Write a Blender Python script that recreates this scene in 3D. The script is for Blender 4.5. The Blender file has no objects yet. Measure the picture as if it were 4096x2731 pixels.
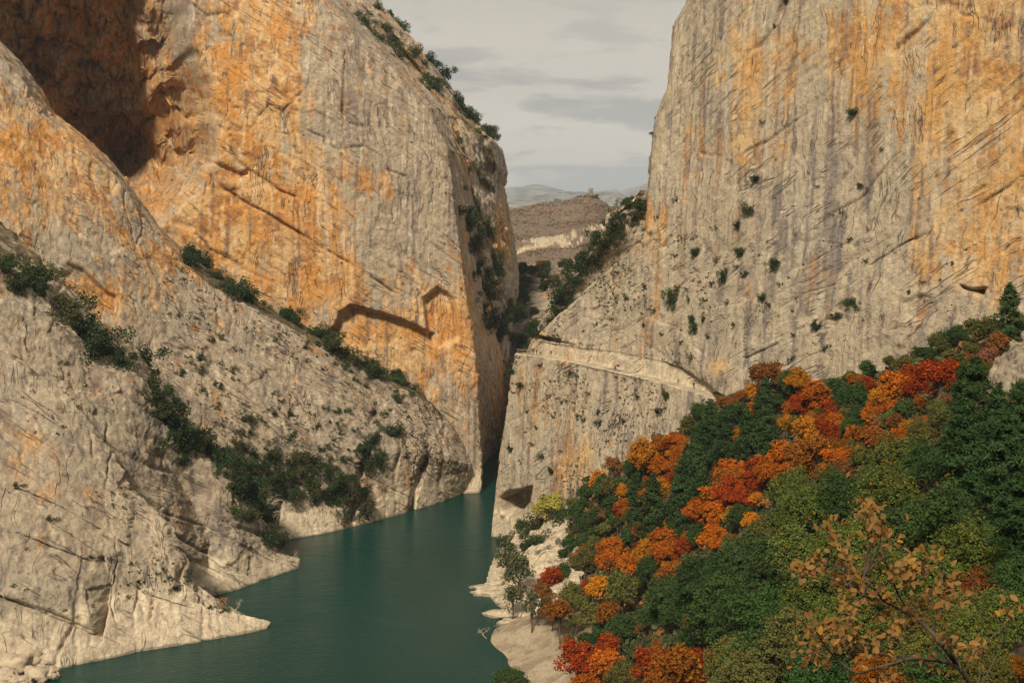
import bpy, math, random
import numpy as np
from mathutils import Vector, Matrix

R = math.radians
rng = np.random.default_rng(7)
random.seed(7)
scene = bpy.context.scene
COL = scene.collection

# ------------------------------------------------------------------ camera
F, YH, H = 1422.0, 200.0, 90.0          # focal length in 1024-px units, horizon line, eye height above the water
cam = bpy.data.cameras.new('camera')
cam.sensor_width = 36.0
cam.lens = F / 1024.0 * 36.0
cam.shift_y = -(341.0 - YH) / 1024.0
cam.clip_start, cam.clip_end = 0.5, 60000.0
camo = bpy.data.objects.new('camera', cam)
COL.objects.link(camo)
camo.location = (0, 0, H)
camo.rotation_euler = (R(90), 0, 0)
scene.camera = camo

# ------------------------------------------------------------------ light
SUN = Vector((-0.20, -0.75, 0.63)).normalized()
sun_el = math.asin(SUN.z)
sun_az = math.atan2(SUN.x, SUN.y)
sl = bpy.data.lights.new('sun', 'SUN')
sl.energy = 4.5
sl.angle = R(7.0)
sl.color = (1.0, 0.87, 0.67)
so = bpy.data.objects.new('sun', sl)
COL.objects.link(so)
so.rotation_euler = (-SUN).to_track_quat('-Z', 'Y').to_euler()

world = bpy.data.worlds.new('World')
scene.world = world
world.use_nodes = True
wn = world.node_tree
wn.nodes.clear()


def N(tree, typ, **kw):
    n = tree.nodes.new(typ)
    for k, v in kw.items():
        if k.startswith('in_'):
            key = k[3:]
            key = int(key) if key.isdigit() else key.replace('_', ' ')
            n.inputs[key].default_value = v
        else:
            setattr(n, k, v)
    return n


def ramp(tree, fac, stops, interp='LINEAR'):
    n = tree.nodes.new('ShaderNodeValToRGB')
    n.color_ramp.interpolation = interp
    e = n.color_ramp.elements
    while len(e) < len(stops):
        e.new(0.5)
    for k, (p, c) in enumerate(stops):
        e[k].position = p
        e[k].color = (c, c, c, 1) if isinstance(c, (int, float)) else (c[0], c[1], c[2], 1)
    if fac is not None:
        tree.links.new(fac, n.inputs[0])
    return n.outputs[0]


def mix(tree, fac, a, b, mode='MIX'):
    n = tree.nodes.new('ShaderNodeMix')
    n.data_type = 'RGBA'
    n.blend_type = mode
    for sock, v in ((n.inputs[0], fac), (n.inputs[6], a), (n.inputs[7], b)):
        if isinstance(v, (int, float)):
            sock.default_value = v
        elif isinstance(v, (tuple, list)):
            sock.default_value = (v[0], v[1], v[2], 1)
        else:
            tree.links.new(v, sock)
    return n.outputs[2]


def math_(tree, op, a, b=0.0, clamp=False):
    n = tree.nodes.new('ShaderNodeMath')
    n.operation = op
    n.use_clamp = clamp
    for sock, v in ((n.inputs[0], a), (n.inputs[1], b)):
        if isinstance(v, (int, float)):
            sock.default_value = v
        else:
            tree.links.new(v, sock)
    return n.outputs[0]


def noise(tree, vec, scale, detail=4.0, rough=0.55, dist=0.0):
    n = N(tree, 'ShaderNodeTexNoise', in_Scale=scale, in_Detail=detail, in_Roughness=rough, in_Distortion=dist)
    if vec is not None:
        tree.links.new(vec, n.inputs['Vector'])
    return n.outputs['Fac']


def mapping(tree, vec, scale=(1, 1, 1), rot=(0, 0, 0), loc=(0, 0, 0)):
    n = N(tree, 'ShaderNodeMapping')
    n.inputs['Scale'].default_value = scale
    n.inputs['Rotation'].default_value = rot
    n.inputs['Location'].default_value = loc
    tree.links.new(vec, n.inputs['Vector'])
    return n.outputs[0]


# high thin overcast over a clear sky: stratus streaks, brighter towards the horizon where the deck breaks up
sky = N(wn, 'ShaderNodeTexSky', sky_type='NISHITA', sun_disc=False)
sky.sun_elevation = sun_el
sky.sun_rotation = sun_az
sky.dust_density = 2.0
tc = N(wn, 'ShaderNodeTexCoord')
sep = N(wn, 'ShaderNodeSeparateXYZ')
wn.links.new(tc.outputs['Generated'], sep.inputs[0])
zc = math_(wn, 'MAXIMUM', sep.outputs[2], 0.0)
den = math_(wn, 'ADD', zc, 0.07)
cx = math_(wn, 'DIVIDE', sep.outputs[0], den)
cy = math_(wn, 'DIVIDE', sep.outputs[1], den)
comb = N(wn, 'ShaderNodeCombineXYZ')
wn.links.new(cx, comb.inputs[0])
wn.links.new(cy, comb.inputs[1])
n1 = noise(wn, mapping(wn, comb.outputs[0], (0.30, 0.55, 1), loc=(3.1, 1.7, 0)), 1.0, 5, 0.5, 0.3)
# broken cumulus low down, seen edge-on
n2 = noise(wn, mapping(wn, tc.outputs['Generated'], (10.0, 10.0, 46.0), loc=(2.3, 0.6, 0.35)), 1.0, 6, 0.58, 0.25)
low = ramp(wn, zc, [(0.02, 1.0), (0.16, 0.0)])
cl = math_(wn, 'ADD', math_(wn, 'MULTIPLY', n1, 0.6), math_(wn, 'MULTIPLY', n2, 0.4))
hi_c = ramp(wn, n1, [(0.36, (0.455, 0.42, 0.37)), (0.5, (0.50, 0.46, 0.40)), (0.62, (0.545, 0.50, 0.43))])
lo_c = ramp(wn, n2, [(0.42, (0.38, 0.37, 0.35)), (0.47, (0.50, 0.465, 0.41)), (0.53, (0.72, 0.65, 0.55))])
cloud = mix(wn, low, hi_c, lo_c)
skyc = N(wn, 'ShaderNodeVectorMath', operation='SCALE')
wn.links.new(sky.outputs[0], skyc.inputs[0])
skyc.inputs['Scale'].default_value = 0.07
cover = ramp(wn, cl, [(0.30, 0.86), (0.5, 0.96)])
fin = mix(wn, cover, skyc.outputs[0], cloud)
bg = N(wn, 'ShaderNodeBackground', in_Strength=0.96)
wn.links.new(fin, bg.inputs['Color'])
wo = N(wn, 'ShaderNodeOutputWorld')
wn.links.new(bg.outputs[0], wo.inputs[0])

scene.view_settings.view_transform = 'Standard'
scene.view_settings.look = 'None'
scene.view_settings.exposure = 0.16
scene.view_settings.gamma = 1.0
scene.cycles.use_denoising = True
scene.cycles.max_bounces = 5
scene.cycles.diffuse_bounces = 3
scene.cycles.glossy_bounces = 2
scene.cycles.transmission_bounces = 2
scene.cycles.transparent_max_bounces = 4
scene.cycles.volume_bounces = 0
scene.cycles.caustics_reflective = False
scene.cycles.caustics_refractive = False

# ------------------------------------------------------------------ numeric helpers
def W(sx, sy, D):                         # a point seen at photo position (sx, sy) at depth D, in metres
    return np.array([(sx / 4 - 512) / F * D, D, H - (sy / 4 - YH) / F * D])


def src(P):                               # the inverse, for authoring positions of features
    return (P[:, 0] / P[:, 1] * F + 512) * 4, ((H - P[:, 2]) / P[:, 1] * F + YH) * 4


def DW(sy):                               # depth of the water surface at photo row sy
    return H * F / (sy / 4 - YH)


_perm = np.random.default_rng(3).permutation(256).astype(np.int32)
_perm = np.concatenate([_perm, _perm, _perm])
_grad = np.random.default_rng(4).normal(size=(256, 3))
_grad = (_grad / np.linalg.norm(_grad, axis=1)[:, None]).astype(np.float32)
_gx, _gy, _gz = (np.ascontiguousarray(_grad[:, k]) for k in range(3))


def perlin(p):
    p = np.asarray(p, np.float32)
    x, y, z = (np.ascontiguousarray(p[:, k]) for k in range(3))
    fx, fy, fz = np.floor(x), np.floor(y), np.floor(z)
    ix, iy, iz = (v.astype(np.int32) & 255 for v in (fx, fy, fz))
    x, y, z = x - fx, y - fy, z - fz
    wx, wy, wz = (f * f * f * (f * (f * 6 - 15) + 10) for f in (x, y, z))

    def corner(h, dx, dy, dz):
        return _gx.take(h) * (x - dx) + _gy.take(h) * (y - dy) + _gz.take(h) * (z - dz)
    res = []
    for dx in (0, 1):
        A = _perm.take(ix + dx)
        col = []
        for dy in (0, 1):
            B = _perm.take(A + iy + dy)
            B += iz
            c0 = corner(_perm.take(B), dx, dy, 0)
            c1 = corner(_perm.take(B + 1), dx, dy, 1)
            col.append(c0 + wz * (c1 - c0))
        res.append(col[0] + wy * (col[1] - col[0]))
    return (res[0] + wx * (res[1] - res[0])) * 1.5


def fbm(p, octv=4, lac=2.03, gain=0.5, ridged=False):
    a, s, out = 1.0, 1.0, 0
    for k in range(octv):
        n = perlin(p * s + 17.3 * k)
        if ridged:
            n = 1 - 2 * np.abs(n)
        out = out + a * n
        a *= gain
        s *= lac
    return out


def h1(i):                                # hash of an integer array to 0..1
    i = np.asarray(i, np.int64)
    x = np.sin(i * 12.9898 + 4.1) * 43758.5453
    return x - np.floor(x)


def worley(u, v, rel=False):              # cells: id hash, distance between the two nearest seeds (and offsets from the seed)
    u, v = np.asarray(u, np.float32), np.asarray(v, np.float32)
    iu, iv = np.floor(u).astype(np.int32), np.floor(v).astype(np.int32)
    d1 = np.full(u.shape, 9.0, np.float32)
    d2 = np.full(u.shape, 9.0, np.float32)
    cid = np.zeros(u.shape, np.int32)
    su, sv = np.zeros_like(u), np.zeros_like(u)
    for a in (-1, 0, 1):
        for b in (-1, 0, 1):
            cu, cv = iu + a, iv + b
            k = cu * 7919 + cv * 104729
            ou, ov = u - cu - h1(k).astype(np.float32), v - cv - h1(k + 31).astype(np.float32)
            d = np.sqrt(ou * ou + ov * ov)
            near = d < d1
            d2 = np.where(near, d1, np.minimum(d2, d))
            cid = np.where(near, k, cid)
            d1 = np.where(near, d, d1)
            if rel:
                su, sv = np.where(near, ou, su), np.where(near, ov, sv)
    if rel:
        return h1(cid + 5), d2 - d1, su * (h1(cid + 11) - .5) + sv * (h1(cid + 13) - .5)
    return h1(cid + 5), d2 - d1


def sstep(a, b, x):
    t = np.clip((x - a) / (b - a), 0, 1)
    return t * t * (3 - 2 * t)


def seg_dist(x, y, pts):                  # distance of points to a polyline in photo coordinates
    d = np.full(x.shape, 1e9)
    for (x0, y0), (x1, y1) in zip(pts[:-1], pts[1:]):
        dx, dy = x1 - x0, y1 - y0
        t = np.clip(((x - x0) * dx + (y - y0) * dy) / (dx * dx + dy * dy + 1e-9), 0, 1)
        d = np.minimum(d, np.hypot(x - x0 - t * dx, y - y0 - t * dy))
    return d


def poly_sd(x, y, pts):                   # signed distance, positive inside
    d = seg_dist(x, y, list(pts) + [pts[0]])
    ins = np.zeros(x.shape, bool)
    n = len(pts)
    for k in range(n):
        x0, y0 = pts[k]
        x1, y1 = pts[(k + 1) % n]
        c = ((y0 > y) != (y1 > y)) & (x < (x1 - x0) * (y - y0) / (y1 - y0 + 1e-12) + x0)
        ins ^= c
    return np.where(ins, d, -d)


def blob(x, y, cx, cy, rx, ry):
    return np.exp(-((x - cx) / rx) ** 2 - ((y - cy) / ry) ** 2)


# ------------------------------------------------------------------ mesh helpers
def set_props(o, label=None, cat=None, group=None, kind=None):
    if label: o['label'] = label
    if cat: o['category'] = cat
    if group: o['group'] = group
    if kind: o['kind'] = kind
    return o


def mesh_np(name, V, Q, mat=None, smooth=False, attrs=None, T=None):
    """V (n,3); Q (m,4) quads and/or T (k,3) triangles"""
    me = bpy.data.meshes.new(name)
    V = np.asarray(V, np.float32)
    loops, starts = [], []
    c = 0
    if Q is not None and len(Q):
        Q = np.asarray(Q, np.int32)
        loops.append(Q.ravel())
        starts.append(np.arange(len(Q)) * 4)
        c = Q.size
    if T is not None and len(T):
        T = np.asarray(T, np.int32)
        loops.append(T.ravel())
        starts.append(c + np.arange(len(T)) * 3)
    loops = np.concatenate(loops)
    starts = np.concatenate(starts).astype(np.int32)
    me.vertices.add(len(V))
    me.vertices.foreach_set('co', V.ravel())
    me.loops.add(len(loops))
    me.loops.foreach_set('vertex_index', loops)
    me.polygons.add(len(starts))
    me.polygons.foreach_set('loop_start', starts)
    me.update(calc_edges=True)
    if smooth:
        me.polygons.foreach_set('use_smooth', np.ones(len(starts), bool))
    for k, a in (attrs or {}).items():
        a = np.asarray(a, np.float32)
        if a.ndim == 2:
            at = me.color_attributes.new(k, 'FLOAT_COLOR', 'POINT')
            at.data.foreach_set('color', a.ravel())
        else:
            at = me.attributes.new(k, 'FLOAT', 'POINT' if len(a) == len(V) else 'FACE')
            at.data.foreach_set('value', a)
    if mat: me.materials.append(mat)
    return me


def obj(name, me, parent=None, loc=None):
    o = bpy.data.objects.new(name, me)
    COL.objects.link(o)
    if parent: o.parent = parent
    if loc is not None: o.location = loc
    return o


def catmull(P, n):                        # resample control polyline (k,3) into n points
    P = np.asarray(P, float)
    k = len(P)
    t = np.linspace(0, k - 1, n)
    i = np.clip(t.astype(int), 0, k - 2)
    f = (t - i)[:, None]
    lin = P[i] * (1 - f) + P[i + 1] * f
    p0, p1, p2, p3 = P[np.maximum(i - 1, 0)], P[i], P[i + 1], P[np.minimum(i + 2, k - 1)]
    cr = 0.5 * (2 * p1 + (p2 - p0) * f + (2 * p0 - 5 * p1 + 4 * p2 - p3) * f ** 2 + (3 * p1 - p0 - 3 * p2 + p3) * f ** 3)
    return 0.5 * lin + 0.5 * cr


def loft(rows, res, nu=None):
    """rows: list of control polylines (same length, world space); straight between rows, smooth along them"""
    rows = [np.asarray(r, float) for r in rows]
    L = max(np.linalg.norm(np.diff(r, axis=0), axis=1).sum() for r in rows)
    nu = nu or int(L / res)
    dense = [catmull(r, nu) for r in rows]
    out = []
    for a, b in zip(dense[:-1], dense[1:]):
        d = np.percentile(np.linalg.norm(b - a, axis=1), 80)
        m = max(2, int(d / res))
        for k in range(m):
            out.append(a + (b - a) * (k / m))
    out.append(dense[-1])
    return np.array(out)                  # (nv, nu, 3)


def grid_quads(nv, nu):
    i = np.arange((nv - 1) * nu).reshape(nv - 1, nu)[:, :-1].ravel()
    return np.stack([i, i + 1, i + nu + 1, i + nu], 1)


def grid_normals(G):
    du = np.gradient(G, axis=1)
    dv = np.gradient(G, axis=0)
    n = np.cross(du, dv)
    n /= np.linalg.norm(n, axis=2)[..., None] + 1e-9
    return n


def smooth_field(Nn, k):
    for _ in range(k):
        Nn = (Nn + np.roll(Nn, 1, 0) + np.roll(Nn, -1, 0) + np.roll(Nn, 1, 1) + np.roll(Nn, -1, 1)) / 5
        Nn[0], Nn[-1] = Nn[1], Nn[-2]
        Nn[:, 0], Nn[:, -1] = Nn[:, 1], Nn[:, -2]
    return Nn / (np.linalg.norm(Nn, axis=2)[..., None] + 1e-9)


from concurrent.futures import ThreadPoolExecutor


def threaded(fn, *arrs):
    n = len(arrs[0])
    k = max(1, n // 30000)
    cuts = np.array_split(np.arange(n), k)
    with ThreadPoolExecutor(4) as ex:
        parts = list(ex.map(lambda c: fn(*[a[c[0]:c[-1] + 1] for a in arrs]), cuts))
    return np.concatenate(parts)


def rock(P, sv, along, amp=1.0, rough=1.0, block=1.0, flute=1.0, sc=1.0, ledge=1.0, crack=1.0, bias=0.10):
    """displacement of a bedded limestone face in metres; sv bedding normal, along direction of the wall"""
    P = P.astype(np.float32)
    sv = np.asarray(sv, float) / np.linalg.norm(sv)
    al = np.asarray(along, float) / np.linalg.norm(along)
    warp = fbm(P / 60, 2)
    w2 = fbm(P / 10 + 7.7, 3, gain=0.6)
    s = P @ sv + 2.2 * warp + 0.35 * w2
    a = P @ al + 1.2 * w2 + 2.5 * fbm(P / 40 + 40, 2)
    h = 2.2 * fbm(P / 62 + 3, 2) + 0.25 * fbm(P / 20 + 9, 2)
    for lam, A in ((15.0 * sc, 1.5), (5.3 * sc, 0.9), (2.1 * sc, 0.36)):
        q = s / lam
        i = np.floor(q)
        f = q - i
        r0, r1 = h1(i), h1(i + 1)
        m = bias + 1.2 * perlin(np.stack([a / (lam * 5), i * 3.7, i * 0 + lam], 1))
        h = h + ledge * A * np.clip(m, 0, 1.2) * (r0 + (r1 - r0) * sstep(0.90, 1.0, f) - 0.5)
    # jointed blocks: flat facets, each set and tilted its own way, with sharp edges
    for lu, lv, A in ((17 * sc, 11 * sc, 1.7), (6.5 * sc, 4.0 * sc, 0.95), (2.6 * sc, 1.7 * sc, 0.42)):
        c, e, tl = worley(a / lu, s / lv + 0.15 * a / lu, True)
        m = np.clip(0.22 + 1.3 * perlin(P / (lu * 3.0) + lu), 0, 1)
        h = h + block * A * m * ((c - 0.5) * 0.8 + 1.5 * tl - 0.30 * np.exp(-(e / 0.05) ** 2))
    if crack:
        z0 = np.zeros_like(a)
        k1 = perlin(np.stack([a / 42, s / 4.6, z0 + 3], 1))
        k2 = perlin(np.stack([a / 4.6, s / 30, z0 + 9], 1))
        m1 = np.clip(perlin(P / 28 + 31) * 2.4 + 0.1, 0, 1)
        m2 = np.clip(perlin(P / 22 + 61) * 2.4 - 0.1, 0, 1)
        h = h - crack * (1.2 * m1 * np.exp(-(k1 / 0.075) ** 2) + 0.9 * m2 * np.exp(-(k2 / 0.075) ** 2))
    if flute:
        Q = P / np.array([2.2, 2.2, 38.0], np.float32)
        h = h + flute * 0.42 * fbm(Q, 3, gain=0.6) * np.clip(0.4 + 1.4 * perlin(P / 40 + 77), 0, 1)
    h = h + rough * (0.20 * fbm(P / 5.5, 3, gain=0.6) + 0.30 * fbm(P / 2.1, 3, gain=0.65) + 0.16 * fbm(P / 1.7 + 5, 2, gain=0.6, ridged=True))
    return np.stack([amp * h, a, s], 1)


def lerp(a, b, t):
    return a + (b - a) * np.asarray(t)[:, None]


def rock_colour(P, m, pal):
    """stained limestone: m = iron stain, bleach, soil"""
    P = P.astype(np.float32)
    c = {k: np.array(v) for k, v in pal.items() if len(k) == 2}
    big = fbm(P * 0.035, 4, gain=0.6)
    med = fbm(P * 0.25 + 4, 4, gain=0.62)
    S = P * np.array([0.30, 0.30, 0.020], np.float32) + (0.25 * med)[:, None]
    st1 = fbm(S, 4, gain=0.58)
    S2 = P * np.array([0.85, 0.85, 0.035], np.float32) + (0.2 * med)[:, None]
    st2 = fbm(S2 + 50, 3, gain=0.6)
    col = lerp(np.repeat(c['ga'][None], len(P), 0), c['gb'][None], sstep(-0.5, 0.5, med))
    col = lerp(col, c['gc'][None], 0.8 * sstep(0.0, 0.45, fbm(P * 0.06 + 20, 3)))
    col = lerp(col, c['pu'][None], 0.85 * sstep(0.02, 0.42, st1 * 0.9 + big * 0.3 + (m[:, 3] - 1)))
    of = m[:, 0] + 0.6 * st1 + 0.5 * big + 0.18 * med
    f = sstep(0.22, 0.85, of)
    oc = lerp(np.repeat(c['oa'][None], len(P), 0), c['ob'][None], sstep(-0.45, 0.45, fbm(P * 0.09 + 8, 4, gain=0.6)))
    oc = lerp(oc, c['od'][None], 0.75 * sstep(0.15, 0.6, fbm(P * 0.16 + 33, 4, gain=0.65)))
    col = lerp(col, oc, f)
    col = lerp(col, c['dk'][None], 0.7 * sstep(0.22, 0.58, st2 * 0.9 + st1 * 0.5 - 0.1))
    col = lerp(col, c['pa'][None], 0.5 * sstep(0.3, 0.65, -st2))
    col = lerp(col, (c['pa'][None] * (0.9 + 0.22 * med[:, None])), np.clip(m[:, 1], 0, 1) * (1 - 0.45 * sstep(0.1, 0.5, st2)))
    v = sstep(0.35, 0.7, m[:, 2] + 0.55 * med)
    soil = lerp(np.repeat(np.array([pal.get('s1', (0.070, 0.068, 0.030))]), len(P), 0), np.array([pal.get('s2', (0.17, 0.12, 0.062))]), sstep(-0.3, 0.4, fbm(P * 0.7, 3)))
    col = lerp(col, soil, 0.9 * v)
    col = col * (1 + 0.16 * fbm(P * 0.8 + 3, 3, gain=0.7))[:, None]
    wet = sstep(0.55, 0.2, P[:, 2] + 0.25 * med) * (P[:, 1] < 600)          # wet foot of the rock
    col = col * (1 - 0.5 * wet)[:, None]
    return np.concatenate([np.clip(col, 0.01, 1), np.ones((len(P), 1))], 1)


SURF = {}


def surface(name, rows, res, sv, along, pal, feat=None, tint=None, wall=None, nu=None, mat=None, **kw):
    G = loft(rows, res, nu)
    mat = mat or M_ROCK
    nv, nu_, _ = G.shape
    Nn = smooth_field(grid_normals(G), 14)
    P = G.reshape(-1, 3)
    Nf = Nn.reshape(-1, 3)
    if np.mean(Nf[:, 1]) > 0:             # face the open side
        Nf = -Nf
        flip = False
    else:
        flip = True
    x, y = src(P)
    dd = threaded(lambda p: rock(p, sv, along, **kw), P)
    d = dd[:, 0]
    m = np.zeros((len(P), 4))
    if wall is not None:
        d = d * wall(x, y, P)
    d = d * np.where(P[:, 1] < 600, 0.5 + 0.5 * sstep(4.0, 9.0, P[:, 2]), 1.0)
    P = P + Nf * d[:, None]
    if feat is not None:
        P = P + feat(x, y, P, Nf)
    if tint is not None:
        m = tint(x, y, P, Nf)
    Q = grid_quads(nv, nu_)
    if flip is False:
        Q = Q[:, ::-1]
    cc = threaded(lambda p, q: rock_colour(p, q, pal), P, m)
    me = mesh_np(name, P, Q, mat, smooth=False, attrs={'rock': cc, 'bed': np.concatenate([dd[:, 1:], np.zeros((len(P), 1)), np.ones((len(P), 1))], 1)})
    o = obj(name, me)
    set_props(o, kind='structure')
    SURF[name] = (P, Nf, x, y)
    return o


# ------------------------------------------------------------------ materials
def new_mat(name):
    m = bpy.data.materials.new(name)
    m.use_nodes = True
    t = m.node_tree
    b = t.nodes['Principled BSDF']
    b.inputs['Roughness'].default_value = 0.95
    b.inputs['Specular IOR Level'].default_value = 0.15
    return m, t, b


def rock_material():
    m, t, b = new_mat('limestone')
    pos = N(t, 'ShaderNodeNewGeometry').outputs['Position']
    at = N(t, 'ShaderNodeVertexColor', layer_name='rock')
    bed = N(t, 'ShaderNodeAttribute', attribute_name='bed').outputs['Vector']
    fine = noise(t, pos, 1.6, 6, 0.75)
    st = noise(t, mapping(t, pos, (1.5, 1.5, 0.09)), 1.0, 3, 0.6)
    # hairline bedding planes and joints, dirt-filled
    def hair(scale, w, k):
        n = noise(t, mapping(t, bed, scale, loc=(k, k * 2.1, 0)), 1.0, 3, 0.5, 0.15)
        return ramp(t, math_(t, 'ABSOLUTE', math_(t, 'SUBTRACT', n, 0.5)), [(0.0, 1.0), (w, 0.0)])
    gate = ramp(t, noise(t, pos, 0.10, 3), [(0.50, 0.0), (0.60, 1.0)])
    c1 = math_(t, 'MULTIPLY', hair((0.045, 0.42, 1), 0.016, 3.0), gate)
    c2 = math_(t, 'MULTIPLY', hair((0.32, 0.05, 1), 0.011, 7.0), ramp(t, noise(t, pos, 0.10, 2), [(0.42, 1.0), (0.50, 0.0)]))
    crack = math_(t, 'MAXIMUM', c1, c2)
    base = mix(t, ramp(t, fine, [(0.30, 0.50), (0.45, 0.0)]), at.outputs['Color'], (0.12, 0.095, 0.07))
    base = mix(t, ramp(t, st, [(0.52, 0.0), (0.72, 0.32)]), base, (0.14, 0.13, 0.125))
    base = mix(t, ramp(t, fine, [(0.55, 0.0), (0.75, 0.35)]), base, (0.62, 0.52, 0.38))
    base = mix(t, math_(t, 'MULTIPLY', crack, 0.75), base, (0.085, 0.07, 0.055))
    t.links.new(base, b.inputs['Base Color'])
    bp = N(t, 'ShaderNodeBump', in_Strength=1.0, in_Distance=0.6)
    t.links.new(math_(t, 'SUBTRACT', fine, math_(t, 'MULTIPLY', crack, 0.5)), bp.inputs['Height'])
    t.links.new(bp.outputs[0], b.inputs['Normal'])
    return m


M_ROCK = rock_material()
PAL_L = dict(ga=(0.46, 0.375, 0.272), gb=(0.36, 0.295, 0.22), gc=(0.39, 0.33, 0.256), pu=(0.23, 0.19, 0.165), oa=(0.60, 0.285, 0.075), ob=(0.66, 0.42, 0.20), od=(0.36, 0.155, 0.045), dk=(0.15, 0.14, 0.14), pa=(0.74, 0.62, 0.46))
PAL_R = dict(ga=(0.53, 0.44, 0.318), gb=(0.44, 0.365, 0.27), gc=(0.46, 0.395, 0.30), pu=(0.25, 0.21, 0.19), oa=(0.62, 0.335, 0.11), ob=(0.66, 0.45, 0.23), od=(0.42, 0.20, 0.07), dk=(0.16, 0.15, 0.155), pa=(0.72, 0.61, 0.44))

# ------------------------------------------------------------------ water
def make_water():
    m, t, b = new_mat('reservoir_water')
    geo = N(t, 'ShaderNodeNewGeometry')
    pos = geo.outputs['Position']
    c = mix(t, ramp(t, noise(t, pos, 0.012, 3), [(0.35, 0), (0.65, 1)]), (0.0006, 0.033, 0.0265), (0.0012, 0.041, 0.036))
    t.links.new(c, b.inputs['Base Color'])
    b.inputs['Roughness'].default_value = 0.12
    b.inputs['IOR'].default_value = 1.33
    b.inputs['Specular IOR Level'].default_value = 0.15
    hs = math_(t, 'ADD', noise(t, mapping(t, pos, (0.9, 1.6, 1), (0, 0, R(25))), 0.9, 5, 0.62, 0.3),
               math_(t, 'MULTIPLY', noise(t, mapping(t, pos, (0.5, 0.9, 1), (0, 0, R(-15))), 0.35, 3), 0.8))
    amp = ramp(t, noise(t, pos, 0.018, 3, 0.6, 0.5), [(0.35, 0.35), (0.65, 1.0)])
    bp = N(t, 'ShaderNodeBump', in_Strength=0.9, in_Distance=0.28)
    t.links.new(math_(t, 'MULTIPLY', hs, amp), bp.inputs['Height'])
    t.links.new(bp.outputs[0], b.inputs['Normal'])
    nx, ny = 40, 40
    X, Y = np.meshgrid(np.linspace(-420, 160, nx), np.linspace(-60, 640, ny))
    G = np.stack([X, Y, X * 0], -1)
    o = obj('water', mesh_np('water', G.reshape(-1, 3), grid_quads(ny, nx), m))
    set_props(o, kind='structure')


make_water()

# ------------------------------------------------------------------ the land all round, out to the horizon
def make_ground():
    m, t, b = new_mat('dry_hill_ground')
    pos = N(t, 'ShaderNodeNewGeometry').outputs['Position']
    t.links.new(mix(t, ramp(t, noise(t, pos, 0.02, 4), [(0.4, 0), (0.6, 1)]), (0.06, 0.06, 0.03), (0.15, 0.11, 0.07)), b.inputs['Base Color'])
    e = np.concatenate([-np.geomspace(26000, 500, 24), np.linspace(-420, 420, 40), np.geomspace(500, 26000, 24)])
    X, Y = np.meshgrid(e, e)
    d = np.hypot(X, Y)
    z = -18 + np.clip((-Y - 60) / 300, 0, 1) * 150 + np.clip((-X - 330) / 300, 0, 1) * np.clip((450 - Y) / 200, 0, 1) * 140
    z = z + np.clip(z + 18, 0, 1) * 18 * fbm(np.stack([X.ravel() / 160, Y.ravel() / 160, X.ravel() * 0], 1), 3).reshape(X.shape)
    P = np.stack([X, Y, z], -1).reshape(-1, 3)
    set_props(obj('ground', mesh_np('ground', P, grid_quads(len(e), len(e)), m)), kind='structure')


make_ground()

# ------------------------------------------------------------------ the left wall: three stepped beds and the ridge behind
SV_L = (0.50, 0.25, 0.83)
AL_L = (0.92, 0.38, -0.1)


def w_row(pts):                           # a polyline lying on the water surface
    return [W(x, y, DW(y)) for x, y in pts]


def off(row, d):
    return [np.asarray(p) + np.asarray(d) for p in row]


def pale_band(P, hi=9.0):
    n = perlin(P / 14) * 1.3 + perlin(P / 3.0) * 0.5
    return sstep(hi + 0.8, hi - 0.6, P[:, 2] + n)


LIP_B = [(-300, -60), (0, 230), (100, 350), (180, 470), (340, 600), (480, 740), (600, 900), (740, 1045), (900, 1155), (1150, 1300), (1330, 1410), (1480, 1510), (1640, 1575), (1760, 1650), (1850, 1760)]
LIP_A2 = [(-250, 880), (0, 1050), (120, 1140), (260, 1270), (380, 1390), (530, 1480), (640, 1640), (730, 1770), (900, 1900), (1040, 2080), (1100, 2180), (1190, 2262)]
LIP_A1 = [(-250, 1180), (0, 1420), (250, 1570), (430, 1770), (555, 1950), (700, 2095), (790, 2320), (900, 2410), (1065, 2510)]


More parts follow.
